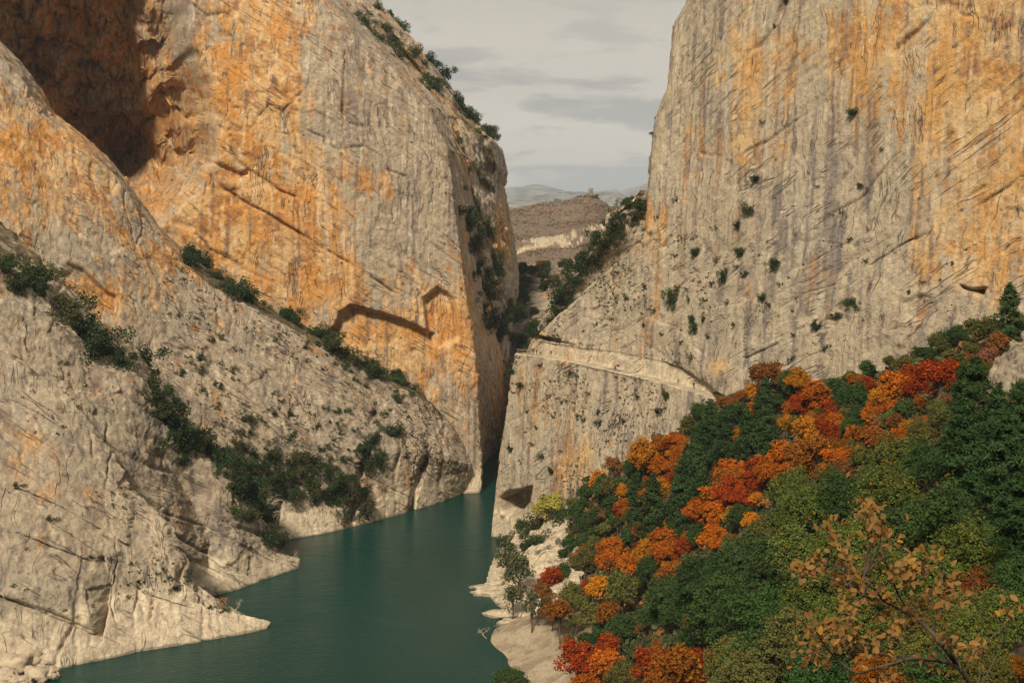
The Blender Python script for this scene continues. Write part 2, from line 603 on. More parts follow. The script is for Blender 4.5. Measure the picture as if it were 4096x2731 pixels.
def left_wall():
    edge_y = [-450, -200, 0, 190, 430, 600, 900, 1200, 1500, 1700, 1850, 1990]
    edge_x = [865, 1110, 1300, 1500, 1715, 1785, 1820, 1862, 1905, 1922, 1928, 1918]
    rows = []
    for sy, ex in zip(edge_y, edge_x):
        De = 441 if sy < 1900 else 438
        r = []
        for f in (0, 0.2, 0.4, 0.6, 0.8, 0.95, 1.0):
            sx = -320 + (ex + 320) * f
            D = 418 + (De - 418) * f ** 1.5 - 6 * math.sin(f * math.pi)
            r.append(W(sx, sy, D))
        fl = 20 if sy < 900 else 8
        r.append(W(ex + fl * 0.5, sy if sy < 1800 else sy - 50, 458))
        r.append(W(ex + fl, sy if sy < 1800 else sy - 100, 484))
        p = W(ex + fl, sy, 484)
        r.append(p + np.array([8, 50, 0]))
        rows.append(r)
    rows.append(off(rows[-1], (0, -2, -12)))
    cave = [(-400, -420), (480, -420), (680, -150), (750, 60), (780, 260), (840, 430), (850, 620), (760, 760), (620, 860), (400, 900), (200, 800), (-400, 200)]
    arch = [(1255, 1345), (1330, 1290), (1350, 1240), (1400, 1205), (1470, 1225), (1560, 1255), (1650, 1290), (1750, 1330), (1790, 1500), (1700, 1620), (1300, 1500)]
    arch2 = [(1680, 1185), (1750, 1130), (1800, 1160), (1830, 1190), (1840, 1350), (1760, 1420), (1700, 1330)]

    def feat(x, y, P, Nf):
        n = perlin(P / 12) * 26 + perlin(P / 4.5) * 9
        brk = np.clip(0.45 + 1.6 * perlin(P / 11 + 5), 0.05, 1.2)
        sd = poly_sd(x, y, cave) + n * 1.5
        g = sstep(-40, 110, sd) * 9 + sstep(-40, 400, sd) * 125 * np.clip((y + 330) / 1000, 0.06, 1.1)
        g = g + (sstep(0, 200, sd) * (6.0 * fbm(P / 13, 5, gain=0.62, ridged=True)))
        g = g + 4.2 * sstep(0, 26, poly_sd(x, y, arch) + n * 0.35)
        g = g + 3.2 * sstep(0, 24, poly_sd(x, y, arch2) + n * 0.3)
        g = g + 2.5 * np.exp(-(seg_dist(x, y, [(820, 640), (960, 700), (990, 690)]) / 12) ** 2)
        for ln, wd, dp in (([(560, 250), (700, 400), (860, 560), (1000, 680), (1180, 790)], 9, 2.2),
                           ([(690, 160), (900, 330), (1220, 520), (1480, 640)], 6, 1.4),
                           ([(780, 660), (1000, 820), (1240, 960), (1420, 1070), (1620, 1190)], 8, 1.6),
                           ([(1080, 400), (1070, 520), (1150, 540), (1200, 620)], 6, 1.5),
                           ([(1380, 210), (1370, 420), (1385, 600)], 7, 1.5)):
            g = g + dp * brk * np.exp(-(seg_dist(x, y + n * 0.5, ln) / (wd * 0.5)) ** 2)
        Dv = np.zeros_like(P)
        Dv[:, 1] = g
        Dv[:, 0] = -g * 0.24
        Dv[:, 2] = sstep(20, 120, sd) * 5.0 * fbm(P / 11 + 40, 4, gain=0.6)
        return Dv

    def tint(x, y, P, Nf):
        m = np.zeros((len(P), 4))
        o = 0.52 + 0 * x
        for a in ((350, 300, 480, 480, .05), (900, 500, 420, 380, .55), (1050, 900, 300, 180, .35), (1500, 1400, 330, 170, .75), (1760, 1250, 80, 200, .55), (1050, 100, 120, 300, .4), (1520, 740, 70, 60, .55), (1200, 1120, 340, 110, .4), (700, 1000, 300, 200, .35)):
            o = o + a[4] * blob(x, y, *a[:4])
        o = o - 0.75 * blob(x, y, 1400, 300, 230, 330) - 0.62 * blob(x, y, 1650, 780, 200, 420) - 0.35 * blob(x, y, 1800, 1600, 140, 300)
        o = o - 0.5 * blob(x, y, 760, 130, 90, 260)
        m[:, 0] = np.clip(o, 0, 1.2)
        m[:, 1] = pale_band(P, 6.5)
        m[:, 3] = 1 + 0.35 * sstep(0, 150, poly_sd(x, y, cave)) + 0.45 * blob(x, y, 800, 120, 70, 260) + 0.3 * blob(x, y, 1420, 250, 90, 260)  # cave term paints some of the alcove's shade into the rock colour
        return m
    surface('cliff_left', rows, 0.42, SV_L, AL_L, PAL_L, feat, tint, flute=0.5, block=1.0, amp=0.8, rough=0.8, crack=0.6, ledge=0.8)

    # lower bed, standing forward of the wall
    Db = [372, 374, 376, 378, 382, 386, 390, 394, 399, 407, 413, 419, 426, 432, 438]
    top = [W(x, y, D) for (x, y), D in zip(LIP_B, Db)]
    base = w_row([(-300, 2420), (0, 2370), (100, 2350), (180, 2335), (340, 2305), (480, 2280), (600, 2258), (740, 2232), (900, 2205), (1080, 2170), (1300, 2132), (1480, 2090), (1640, 2045), (1760, 2008), (1880, 1962)])
    mid = [t * 0.45 + b * 0.55 + np.array([1.5, -5.0, 2.0]) for t, b in zip(top, base)]
    back = [t + np.array([-6, 34 - 20 * k / 14, 3]) for k, t in enumerate(top)]
    rows = [off(back, (-6, 16, -30)), back, top, mid, base, off(base, (0, -3, -10))]
    arch3 = [(210, 1130), (260, 1045), (330, 1070), (420, 1150), (470, 1180), (480, 1300), (330, 1330), (240, 1260)]
    roof = [(690, 1375), (760, 1360), (800, 1385), (800, 1420), (760, 1450), (690, 1440)]

    def featb(x, y, P, Nf):
        n = perlin(P / 12) * 26 + perlin(P / 4.5) * 9
        brk = np.clip(0.45 + 1.6 * perlin(P / 11 + 5), 0.05, 1.2)
        g = 3.2 * sstep(0, 40, poly_sd(x, y, arch3) + n * 0.5)
        g = g + 2.4 * sstep(0, 40, poly_sd(x, y, roof) + n * 0.25)
        for ln, wd, dp in (([(1500, 1660), (1470, 1800), (1430, 1960), (1400, 2090)], 22, 5.0), ([(1700, 1600), (1740, 1700), (1700, 1850), (1650, 1960), (1640, 2040)], 22, 5.5),
                           ([(1560, 1650), (1600, 1800), (1580, 2000)], 14, 2.5), ([(1130, 2010), (1110, 2090), (1090, 2150)], 16, 4.0),
                           ([(700, 1350), (900, 1560), (1150, 1780)], 8, 1.2), ([(800, 1500), (1000, 1640), (1300, 1850)], 7, 1.0)):
            g = g + dp * brk * np.exp(-(seg_dist(x + n * 0.6, y, ln) / (wd * 0.55)) ** 2)
        Dv = np.zeros_like(P)
        Dv[:, 1] = g
        return Dv

    def tintb(x, y, P, Nf):
        m = np.zeros((len(P), 4))
        o = 0.10 + 0.75 * blob(x, y, 60, 640, 340, 330) + 0.8 * blob(x, y, 330, 1180, 190, 130) + 0.5 * blob(x, y, 640, 1010, 130, 60) + 0.35 * blob(x, y, 100, 1080, 200, 160) + 0.3 * blob(x, y, 1620, 1930, 50, 90) + 0.3 * blob(x, y, 740, 1440, 40, 40)
        m[:, 0] = o
        m[:, 1] = pale_band(P, 6.5)
        lip = seg_dist(x, y, LIP_B)
        m[:, 2] = np.where(Nf[:, 2] > 0.6, 0.85, 0.0) * sstep(650, 900, x) + 0.35 * sstep(70, 0, lip) * sstep(700, 900, x)
        m[:, 3] = 1
        return m
    surface('cliff_left_terrace', rows, 0.42, SV_L, AL_L, PAL_L, featb, tintb, flute=0.4, block=0.9, amp=0.85, bias=0.25, rough=0.95)


left_wall()


def near_spurs():
    D2 = [308, 311, 313, 316, 319, 323, 328, 333, 340, 347, 349.5, 351]
    top = [W(x, y, D) for (x, y), D in zip(LIP_A2, D2)]
    base = w_row([(-250, 2650), (0, 2610), (120, 2580), (260, 2550), (380, 2520), (530, 2480), (640, 2445), (730, 2412), (840, 2378), (960, 2345), (1080, 2306), (1190, 2268)])
    mid = [t * 0.5 + b * 0.5 + np.array([0.5, -4.0 * (1 - k / 11), 2.0]) for k, (t, b) in enumerate(zip(top, base))]
    back = [t + np.array([-6, 38 - 34 * (k / 11) ** 1.5, 2]) for k, t in enumerate(top)]
    rows = [off(back, (-8, 14, -34)), back, top, mid, base, off(base, (0, -3, -10))]

    def feat(x, y, P, Nf):
        n = perlin(P / 9) * 22 + perlin(P / 3.5) * 8
        # the bed is undercut on its outer flank: a hollow that stays in shade behind the nearer spur
        g = 6.0 * sstep(0, 110, poly_sd(x, y, [(560, 1800), (690, 1760), (860, 1960), (960, 2200), (860, 2330), (800, 2340), (720, 2120), (640, 1950)]) + n)
        Dv = np.zeros_like(P)
        Dv[:, 1] = g
        Dv[:, 0] = -g * 0.5
        return Dv

    def tint(x, y, P, Nf):
        m = np.zeros((len(P), 4))
        m[:, 0] = 0.05 + 0.45 * blob(x, y, 60, 1420, 120, 160) + 0.3 * blob(x, y, 330, 1560, 120, 120)
        m[:, 1] = pale_band(P, 7) + 0.25 * blob(x, y, 250, 1400, 300, 200)
        m[:, 2] = 0.7 * sstep(0.5, 0.85, Nf[:, 2])
        m[:, 3] = 1
        return m
    surface('cliff_spur', rows, 0.38, SV_L, AL_L, PAL_L, feat, tint, flute=0.4, block=1.3, amp=0.8, rough=1.05, sc=0.9, ledge=2.0, crack=1.5, bias=0.6)

    D1 = [298, 301, 303, 304.5, 304, 303.5, 302, 301, 299.5]
    top = [W(x, y, D) for (x, y), D in zip(LIP_A1, D1)]
    base = w_row([(-280, 2765), (0, 2715), (200, 2682), (390, 2640), (540, 2606), (700, 2582), (840, 2557), (950, 2537), (1065, 2514)])
    mid = [t * 0.5 + b * 0.5 + np.array([1.0, -3.5 * (1 - k / 8), 1.5]) for k, (t, b) in enumerate(zip(top, base))]
    back = [t + np.array([-7, 17 - 16 * (k / 8) ** 1.3, -1]) for k, t in enumerate(top)]
    rows = [off(back, (-8, 10, -30)), back, top, mid, base, off(base, (0, -3, -10))]

    def feat1(x, y, P, Nf):
        n = perlin(P / 8) * 20 + perlin(P / 3) * 7
        brk = np.clip(0.7 + 1.2 * perlin(P / 9 + 5), 0.2, 1.2)
        g = 0 * x
        for ln, wd, dp in (([(400, 2230), (440, 2330), (420, 2450), (395, 2560)], 20, 4.5), ([(280, 2500), (240, 2600), (215, 2670)], 13, 2.5),
                           ([(0, 2395), (130, 2440), (280, 2500), (400, 2560)], 9, 2.2), ([(560, 2330), (610, 2400), (600, 2470)], 9, 1.8),
                           ([(60, 2130), (200, 2190), (330, 2230), (420, 2250)], 8, 1.6), ([(60, 1950), (250, 2030), (400, 2110)], 7, 1.5),
                           ([(600, 2380), (760, 2430), (930, 2470)], 6, 1.0)):
            g = g + dp * brk * np.exp(-(seg_dist(x + n * 0.5, y + n * 0.4, ln) / (wd * 0.55)) ** 2)
        g = g - 2.6 * sstep(0, 50, poly_sd(x, y, [(20, 2180), (400, 2260), (430, 2380), (400, 2540), (280, 2490), (0, 2390)]) + n * 0.4)
        g = g - 2.2 * sstep(0, 14, poly_sd(x, y, [(615, 2035), (690, 2040), (700, 2170), (740, 2330), (690, 2350), (650, 2200), (620, 2120)]))
        g = g - 2.0 * sstep(0, 14, poly_sd(x, y, [(430, 1930), (540, 1955), (550, 2030), (520, 2180), (470, 2150), (420, 2030)]))
        Dv = np.zeros_like(P)
        Dv[:, 1] = g
        return Dv

    def tint1(x, y, P, Nf):
        m = np.zeros((len(P), 4))
        m[:, 0] = 0.02 + 0.25 * blob(x, y, 100, 1800, 120, 200) + 0.3 * blob(x, y, 470, 1990, 60, 60)
        m[:, 1] = np.clip(pale_band(P, 10.5) + 0.15 + 0.5 * blob(x, y, 660, 2180, 60, 160) + 0.4 * blob(x, y, 490, 2040, 60, 100), 0, 1)
        m[:, 2] = 0.45 * sstep(0.5, 0.9, Nf[:, 2])
        m[:, 3] = 1
        return m
    surface('cliff_near_spur', rows, 0.34, SV_L, AL_L, PAL_L, feat1, tint1, flute=0.4, block=1.1, amp=0.68, rough=1.0, sc=0.8, ledge=2.2, crack=1.6, bias=0.6)


near_spurs()


def back_ridge():
    ys = [-300, 0, 230, 430, 540, 640, 700, 800, 1000, 1150, 1400, 1900]
    lx = [930, 1200, 1420, 1620, 1690, 1740, 1750, 1780, 1800, 1820, 1840, 1860]
    rx = [1205, 1470, 1695, 1840, 1940, 1962, 1950, 1972, 2000, 2012, 2000, 1970]
    rows = []
    for y, a, c in zip(ys, lx, rx):
        r = [W(a + (c - a) * f, y, 470 + 66 * f ** 0.8) for f in (0, 0.25, 0.5, 0.75, 1.0)]
        p = r[-1]
        r += [p + np.array([3, 22, -2]), p + np.array([6, 90, -4])]
        rows.append(r)
    rows.append(off(rows[-1], (0, 0, -20)))
    gullies = [[(1560, 150), (1700, 330), (1760, 440), (1850, 640), (1960, 760)], [(1740, 480), (1790, 560), (1870, 760), (1950, 930), (2000, 1080)], [(1850, 430), (1930, 560), (1960, 680)], [(1850, 900), (1900, 1100), (1960, 1280), (1980, 1500)]]

    def feat(x, y, P, Nf):
        g = 0 * x
        n = perlin(P / 9) * 18
        for ln in gullies:
            g = g + 9 * np.exp(-(seg_dist(x + n, y, ln) / 20) ** 2)
        Dv = np.zeros_like(P)
        Dv[:, 1] = g
        return Dv

    def tint(x, y, P, Nf):
        m = np.zeros((len(P), 4))
        m[:, 0] = 0.12 + 0.8 * blob(x, y, 2010, 950, 40, 140) + 0.3 * blob(x, y, 1800, 480, 40, 80)
        m[:, 1] = pale_band(P)
        v = 0 * x
        for ln in gullies:
            v = np.maximum(v, np.exp(-(seg_dist(x, y, ln) / 30) ** 2))
        m[:, 2] = 0.75 * v
        m[:, 3] = 1
        return m
    surface('cliff_back_ridge', rows, 0.6, SV_L, (0.6, 0.8, 0), PAL_L, feat, tint, flute=0.6, block=1.2, rough=1.3)


back_ridge()

# ------------------------------------------------------------------ the right wall with the path cut into it
SV_R = (-0.30, 0.42, 0.86)
AL_R = (0.59, -0.81, 0.0)
PATH = [(2000, 1404), (2080, 1414), (2190, 1428), (2300, 1447), (2450, 1482), (2600, 1516), (2700, 1545), (2780, 1566), (2860, 1592), (3000, 1630), (4500, 2000)]
LIPR = [(2000, 1350), (2130, 1366), (2200, 1376), (2330, 1404), (2440, 1414), (2560, 1438), (2640, 1452), (2720, 1490), (2800, 1530), (2860, 1560), (3000, 1600), (4500, 1970)]


def dline(sx):
    k = (sx / 4 - 512) / F
    t = (384 * k + 4) / (95 + 131 * k)
    return 384 - 131 * t


def rpt(sx, sy, back=0.0):
    D = dline(sx)
    z = H - (sy / 4 - YH) / F * D
    D = D + 0.16 * max(0, z - 52) - 0.10 * max(0, 46 - z) + back
    return W(sx, sy, D)


def right_wall():
    ys = [-500, -300, -100, 0, 100, 350, 430, 520, 700, 900, 950, 1010, 1080, 1150, 1220, 1290, 1340]
    xs = [2762, 2732, 2702, 2684, 2634, 2616, 2586, 2563, 2546, 2522, 2520, 2441, 2371, 2291, 2226, 2157, 2112]
    fr = [0, 0.06, 0.15, 0.3, 0.45, 0.6, 0.8, 1.0]
    NB = np.array([0.81, 0.59, 0])
    setback = lambda sx: 3.3 * (1.0 - float(sstep(2680, 2950, np.array(sx))))     # the face above the path stands back from its edge
    rows = []

    def add(pts):
        p = pts[0]
        rows.append([p + np.array([26, 70, 0]), p + np.array([14, 38, 0]), p + np.array([5, 14, 0])] + pts)
    for y, ex in zip(ys, xs):
        add([rpt(ex + (4500 - ex) * f, y) + NB * setback(ex + (4500 - ex) * f) for f in fr])
    # each lower row keeps to the same columns of the wall
    lx = [2110 + (4500 - 2110) * f for f in fr]
    px = [2040 + (4500 - 2040) * f for f in fr]
    lip = [rpt(x, np.interp(x, [p[0] for p in LIPR], [p[1] for p in LIPR])) for x in lx]
    fade = [1.0 - float(sstep(2800, 2960, np.array(x))) for x in lx]

    def dense_cols(f0, n=26):             # path rows need many columns
        return [f0 + (4500 - f0) * (k / (n - 1)) ** 1.7 for k in range(n)]
    NC = 26
    def resample(row):
        return list(catmull(row, NC + 3))
    global rows_upper
    rows_upper = [resample(r) for r in rows]
    rows.clear()
    Lx, Px = dense_cols(2090), dense_cols(2062)
    il = lambda tab, x: np.interp(x, [p[0] for p in tab], [p[1] for p in tab])
    lipr = [rpt(x, il(LIPR, x)) + NB * setback(x) for x in Lx]
    fd = [1.0 - float(sstep(2800, 2960, np.array(x))) for x in Lx]
    outer = [rpt(x, il(PATH, x)) for x in Px]
    fdp = [1.0 - float(sstep(2830, 2980, np.array(x))) for x in Px]
    inner = [p + NB * 3.6 * f for p, f in zip(outer, fdp)]
    btop = [p * 0.12 + q * 0.88 + NB * (0.15 + 1.6 * float(sstep(2600, 2740, np.array(xx)))) * f + np.array([0, 0, 0.2]) for p, q, f, xx in zip(inner, lipr, fd, Lx)]
    btop = [np.array([b[0], b[1], max(b[2], i[2] + 1.2)]) for b, i in zip(btop, inner)]
    outer_b = [p + np.array([0, 0, -0.35]) - NB * 0.15 for p in outer]
    bx = dense_cols(1992)
    low = []
    for x in bx:
        D = dline(x)
        low.append(np.array([(x / 4 - 512) / F * D, D, -5.0]) - NB * 3.0)
    midl = [o * 0.5 + l * 0.5 + NB * -1.0 for o, l in zip(outer_b, low)]
    allrows = rows_upper
    for k, r in enumerate((lipr, btop, inner, outer, outer_b, midl, low)):
        p = r[0]
        if k < 1:
            allrows.append([p + np.array([26, 70, 0]), p + np.array([14, 38, 0]), p + np.array([5, 14, 0])] + r)
        else:                              # the far side of the headland, dropping towards the inner gorge
            z = 1.0 if k < 5 else (0.5 if k < 6 else 0.0)
            allrows.append([p + np.array([4, 240, -34 * z]), p + np.array([1.5, 95, -16 * z]), p + np.array([1.0, 16, -3.5 * z])] + r)
    niche = [(1992, 1990), (2020, 1962), (2130, 1938), (2128, 2000), (2090, 2062), (2030, 2080), (2004, 2050)]

    def wallamp(x, y, P):                 # keep the tread of the path walkable
        pd = seg_dist(x, y, PATH[:9])
        yy = np.interp(x, [p[0] for p in PATH], [p[1] for p in PATH])
        ly = np.interp(x, [p[0] for p in LIPR], [p[1] for p in LIPR])
        onp = (y > ly + 6) & (y < yy + 4) & (x < 2940)
        return np.where(onp, np.where((y < yy - 16) & (y > ly + 6), 0.55, 0.10), 1.0)

    def feat(x, y, P, Nf):
        n = perlin(P / 12) * 24 + perlin(P / 4.5) * 9
        brk = np.clip(0.35 + 1.6 * perlin(P / 11 + 5), 0.05, 1.2)
        g = 9.0 * sstep(0, 26, poly_sd(x, y, niche) + n * 0.25)
        # caves and roofs
        g = g + 4.5 * sstep(0, 30, poly_sd(x, y, [(3830, 1130), (3880, 1150), (3940, 1140), (3950, 1120), (3935, 1205), (3900, 1180), (3840, 1160)]) + n * 0.3)
        g = g + 0.8 * sstep(0, 26, poly_sd(x, y, [(3600, 1200), (3660, 1165), (3740, 1170), (3760, 1250), (3680, 1300), (3610, 1280)]) + n * 0.3)
        g = g + 5.5 * sstep(0, 60, poly_sd(x, y, [(3550, 230), (3620, 140), (3720, 60), (3790, -60), (3830, -60), (3720, 110), (3640, 190), (3590, 230)]) + n * 0.5)
        g = g + 4.5 * sstep(0, 50, poly_sd(x, y, [(2980, 210), (3070, 110), (3110, -20), (3180, -40), (3120, 100), (3040, 200)]) + n * 0.5)
        for ln, wd, dp in (([(2460, 1350), (2560, 1290), (2640, 1260)], 7, 1.6), ([(2980, 1420), (3110, 1370), (3250, 1285)], 7, 2.2), ([(3110, 1240), (3230, 1165), (3330, 1130)], 6, 1.8),
                           ([(3480, 1060), (3600, 980), (3800, 880), (4000, 760), (4100, 690)], 8, 2.4), ([(3740, 880), (3860, 780), (3930, 740)], 8, 2.0),
                           ([(2980, 990), (3200, 900), (3420, 800), (3560, 650), (3680, 470)], 7, 1.5), ([(2800, 620), (2940, 620), (3080, 550), (3250, 440), (3430, 330)], 8, 2.0),
                           ([(2970, 1420), (2975, 1320), (3020, 1230)], 6, 1.8), ([(3210, 1100), (3222, 900), (3240, 740)], 6, 1.3), ([(2980, 700), (3000, 560)], 6, 1.2), ([(2695, 1020), (2690, 860), (2710, 700)], 7, 1.8),
                           ([(2000, 1440), (2012, 1700), (1998, 1940)], 6, 1.4), ([(2300, 1420), (2290, 1700), (2300, 1850)], 5, 0.9), ([(2390, 1740), (2500, 1690), (2620, 1655)], 6, 1.4)):
            g = g + 0.5 * dp * brk * np.exp(-(seg_dist(x + n * 0.3, y + n * 0.5, ln) / (wd * 0.55)) ** 2)
        # the wall above the long diagonal overhangs a little
        Dv = np.zeros_like(P)
        Dv[:, 1] = g
        Dv[:, 0] = g * 0.5
        return Dv

    def tint(x, y, P, Nf):
        m = np.zeros((len(P), 4))
        o = 0.10 + 0 * x
        for a in ((3980, 350, 380, 480, .95), (3600, 150, 300, 260, .4), (3000, 300, 130, 200, .6), (3300, 150, 260, 220, .45), (3050, 620, 260, 110, .5), (3900, 1050, 190, 170, .85), (4050, 800, 120, 200, .5), (3600, 1280, 100, 80, .5),
                  (2580, 880, 30, 120, .8), (2760, 520, 30, 60, .5), (1995, 1700, 14, 300, .8), (2060, 2080, 60, 50, .7), (2890, 1460, 60, 40, .75), (2360, 1800, 50, 90, .35), (2130, 1330, 60, 30, .5)):
            o = o + a[4] * blob(x, y, *a[:4])
        o = o - 0.4 * blob(x, y, 3350, 800, 220, 350)
        m[:, 0] = o
        yy = np.interp(x, [p[0] for p in PATH], [p[1] for p in PATH])
        ly = np.interp(x, [p[0] for p in LIPR], [p[1] for p in LIPR])
        onp = sstep(-14, 4, y - ly) * sstep(8, 0, y - yy) * sstep(2960, 2900, x)
        m[:, 1] = np.clip(np.maximum(pale_band(P, 8), onp * (0.72 + 0.35 * perlin(P / 4.0))), 0, 1)
        m[:, 3] = 1 + 0.4 * blob(x, y, 3350, 720, 130, 260) + 0.45 * blob(x, y, 2900, 500, 110, 160) + 0.3 * blob(x, y, 3150, 1150, 160, 180) + 0.4 * blob(x, y, 3700, 1330, 160, 100)
        m[:, 2] = 0.45 * np.exp(-(seg_dist(x, y, [(3010, 1530), (3180, 1400), (3290, 1290), (3480, 1130)]) / 22) ** 2) + 0.3 * np.exp(-(seg_dist(x, y, [(3000, 1000), (3200, 900), (3420, 800)]) / 12) ** 2)
        return m
    surface('cliff_right', allrows, 0.42, SV_R, AL_R, PAL_R, feat, tint, wall=wallamp, flute=0.4, block=1.0, amp=0.60, rough=0.8, crack=0.5, ledge=0.65, nu=560)


right_wall()


def right_buttress():
    ys = [760, 800, 850, 950, 1030, 1100, 1200, 1300, 1400, 1900]
    lx = [2556, 2530, 2440, 2402, 2335, 2292, 2225, 2155, 2120, 2050]
    rows = []
    for y, a in zip(ys, lx):
        r = [W(a + (2760 - a) * f, y, 402 + 10 * f) for f in (0, 0.15, 0.4, 0.7, 1)]
        p = r[0]
        rows.append([p + np.array([22, 70, -10]), p + np.array([5, 14, -2])] + r)

    def tint(x, y, P, Nf):
        m = np.zeros((len(P), 4))
        m[:, 0] = 0.1 + 0.3 * blob(x, y, 2560, 870, 30, 60)
        m[:, 2] = 0.35 * np.exp(-(seg_dist(x, y, [(2440, 850), (2330, 1000), (2250, 1150), (2150, 1330)]) / 40) ** 2)
        m[:, 3] = 1
        return m
    surface('cliff_right_buttress', rows, 0.7, SV_R, AL_R, PAL_R, None, tint, flute=0.6, block=1.6, rough=1.6, amp=0.8)


right_buttress()

# ------------------------------------------------------------------ hillside on the right bank
def tps_fit(P, lam=1.0):
    P = np.asarray(P, float)
    n = len(P)
    d = np.hypot(P[:, None, 0] - P[None, :, 0], P[:, None, 1] - P[None, :, 1])
    K = np.where(d > 0, d * d * np.log(d + 1e-9), 0) + lam * np.eye(n)
    A = np.zeros((n + 3, n + 3))
    A[:n, :n] = K
    A[:n, n:] = np.c_[np.ones(n), P[:, :2]]
    A[n:, :n] = A[:n, n:].T
    w = np.linalg.solve(A, np.r_[P[:, 2], 0, 0, 0])

    def f(X, Y):
        X, Y = np.asarray(X, float), np.asarray(Y, float)
        out = w[n] + w[n + 1] * X + w[n + 2] * Y
        for k in range(n):
            d2 = (X - P[k, 0]) ** 2 + (Y - P[k, 1]) ** 2
            out = out + w[k] * 0.5 * d2 * np.log(d2 + 1e-9)
        return out
    return f


GP = [W(*p) for p in ((2180, 2150, 362), (2480, 1870, 340), (2860, 1600, 315), (3180, 1510, 298), (3500, 1465, 283), (3800, 1370, 268), (4096, 1275, 255), (4500, 1120, 238),
                      (2060, 2470, 300), (2210, 2570, 283), (2330, 2620, 266), (2250, 2380, 318), (2600, 2250, 285), (2400, 2640, 240), (2620, 2730, 205), (2850, 2740, 165),
                      (2900, 2250, 225), (3150, 1950, 235), (3000, 1750, 290), (3400, 1700, 250), (3750, 1560, 225), (3300, 2300, 165), (3050, 2500, 165), (3500, 2150, 150), (3800, 1800, 165),
                      (4050, 1650, 150), (3950, 2150, 95), (3600, 2500, 95), (3300, 2740, 105), (4090, 2450, 62), (3800, 2750, 62))]
GP += [np.array(p) for p in ((-14, 300, -4), (-14, 280, -4), (-4, 262, -3), (2, 240, -3), (4, 200, -4), (-14, 340, -5), (-40, 330, -12), (-60, 250, -16), (-50, 150, -14), (0, 150, -2), (-20, 90, 20), (0, 100, 22),
                             (12, 110, 45), (0, 40, 66), (0, 0, 88.2), (4, 10, 81.5), (12, 32, 74), (-25, 20, 60), (40, 0, 105), (70, 60, 100), (120, 150, 105), (140, 220, 90), (30, 60, 72), (-4.5, 287, 0.0), (0, 268, 0.2), (8, 250, 1.0))]
ground_z = tps_fit(GP, 40.0)


def ground_h(X, Y):
    X, Y = np.atleast_1d(np.asarray(X, float)), np.atleast_1d(np.asarray(Y, float))
    z = ground_z(X, Y)
    p = np.stack([X, Y, X * 0], 1)
    return z + (0.9 * fbm(p / 14, 3) + 0.3 * fbm(p / 3.5 + 7, 2)) * sstep(-2, 5, z)


def make_hillside():
    nx, ny = 300, 470
    X, Y = np.meshgrid(np.linspace(-70, 190, nx), np.linspace(-30, 405, ny))
    z = ground_h(X.ravel(), Y.ravel())
    P = np.stack([X.ravel(), Y.ravel(), z], 1)
    wall_d = 0.81 * (P[:, 0] + 4) + 0.59 * (P[:, 1] - 384)       # behind the right wall: keep it buried
    P[:, 2] = np.where(wall_d > 6, np.minimum(P[:, 2], P[:, 2] - (wall_d - 6) * 1.5), P[:, 2])
    p32 = P.astype(np.float32)
    n = fbm(p32 / 6, 4, gain=0.6)
    n2 = fbm(p32 / 1.7, 3, gain=0.6)
    soil = lerp(np.repeat(np.array([[0.060, 0.050, 0.028]]), len(P), 0), np.array([[0.13, 0.085, 0.045]]), sstep(-0.3, 0.4, n))
    soil = lerp(soil, np.array([[0.045, 0.058, 0.022]]), sstep(0.0, 0.5, n2))
    shore = sstep(9.5, 4.5, P[:, 2] + 2.0 * n)
    sand = lerp(np.repeat(np.array([[0.47, 0.385, 0.275]]), len(P), 0), np.array([[0.31, 0.245, 0.175]]), sstep(-0.2, 0.4, n + 0.4 * n2))
    grass = np.array([[0.26, 0.195, 0.115]])
    sand = lerp(sand, grass, 0.85 * sstep(2.0, 4.2, P[:, 2] + 1.5 * n2))
    col = lerp(soil, sand, shore)
    m, t, b = new_mat('hillside_soil')
    pos = N(t, 'ShaderNodeNewGeometry').outputs['Position']
    at = N(t, 'ShaderNodeVertexColor', layer_name='rock')
    fine = noise(t, pos, 2.2, 5, 0.7)
    t.links.new(mix(t, ramp(t, fine, [(0.3, 0.6), (0.55, 0)]), at.outputs['Color'], (0.09, 0.07, 0.045)), b.inputs['Base Color'])
    bp = N(t, 'ShaderNodeBump', in_Strength=0.9, in_Distance=0.4)
    t.links.new(fine, bp.inputs['Height'])
    t.links.new(bp.outputs[0], b.inputs['Normal'])
    o = obj('hillside', mesh_np('hillside', P, grid_quads(ny, nx), m, attrs={'rock': np.concatenate([col, np.ones((len(P), 1))], 1)}))
    set_props(o, kind='structure')


make_hillside()


def outcrop():
    r0 = [W(*p) for p in ((2070, 2110, 376), (2200, 2000, 370), (2330, 1950, 362), (2460, 1915, 352), (2600, 1880, 346))]
    r1 = [W(*p) for p in ((2010, 2190, 366), (2130, 2130, 358), (2260, 2075, 351), (2400, 2040, 343), (2560, 2030, 336))]
    r2 = [W(*p) for p in ((1968, 2262, 350), (2070, 2225, 341), (2190, 2190, 337), (2330, 2180, 331), (2480, 2170, 322))]
    r3 = [W(*p) for p in ((1945, 2340, DW(2345)), (1985, 2405, DW(2410)), (2070, 2430, 307), (2190, 2420, 308), (2380, 2390, 304))]
    rows = [off(r0, (3, 14, -12)), r0, r1, r2, r3, off(r3, (-1, -4, -8))]

    def tint(x, y, P, Nf):
        m = np.zeros((len(P), 4))
        m[:, 0] = 0.1 * blob(x, y, 2120, 2060, 60, 60)
        m[:, 1] = np.clip(0.45 + pale_band(P, 8), 0, 1)
        m[:, 2] = 0.2
        m[:, 3] = 1
        return m
    surface('rocky_slope', rows, 0.36, (0.1, 0.5, 0.85), (0.8, -0.5, 0), PAL_R, None, tint, flute=0.2, block=2.0, rough=2.2, amp=0.7, sc=0.55, ledge=1.2)


outcrop()


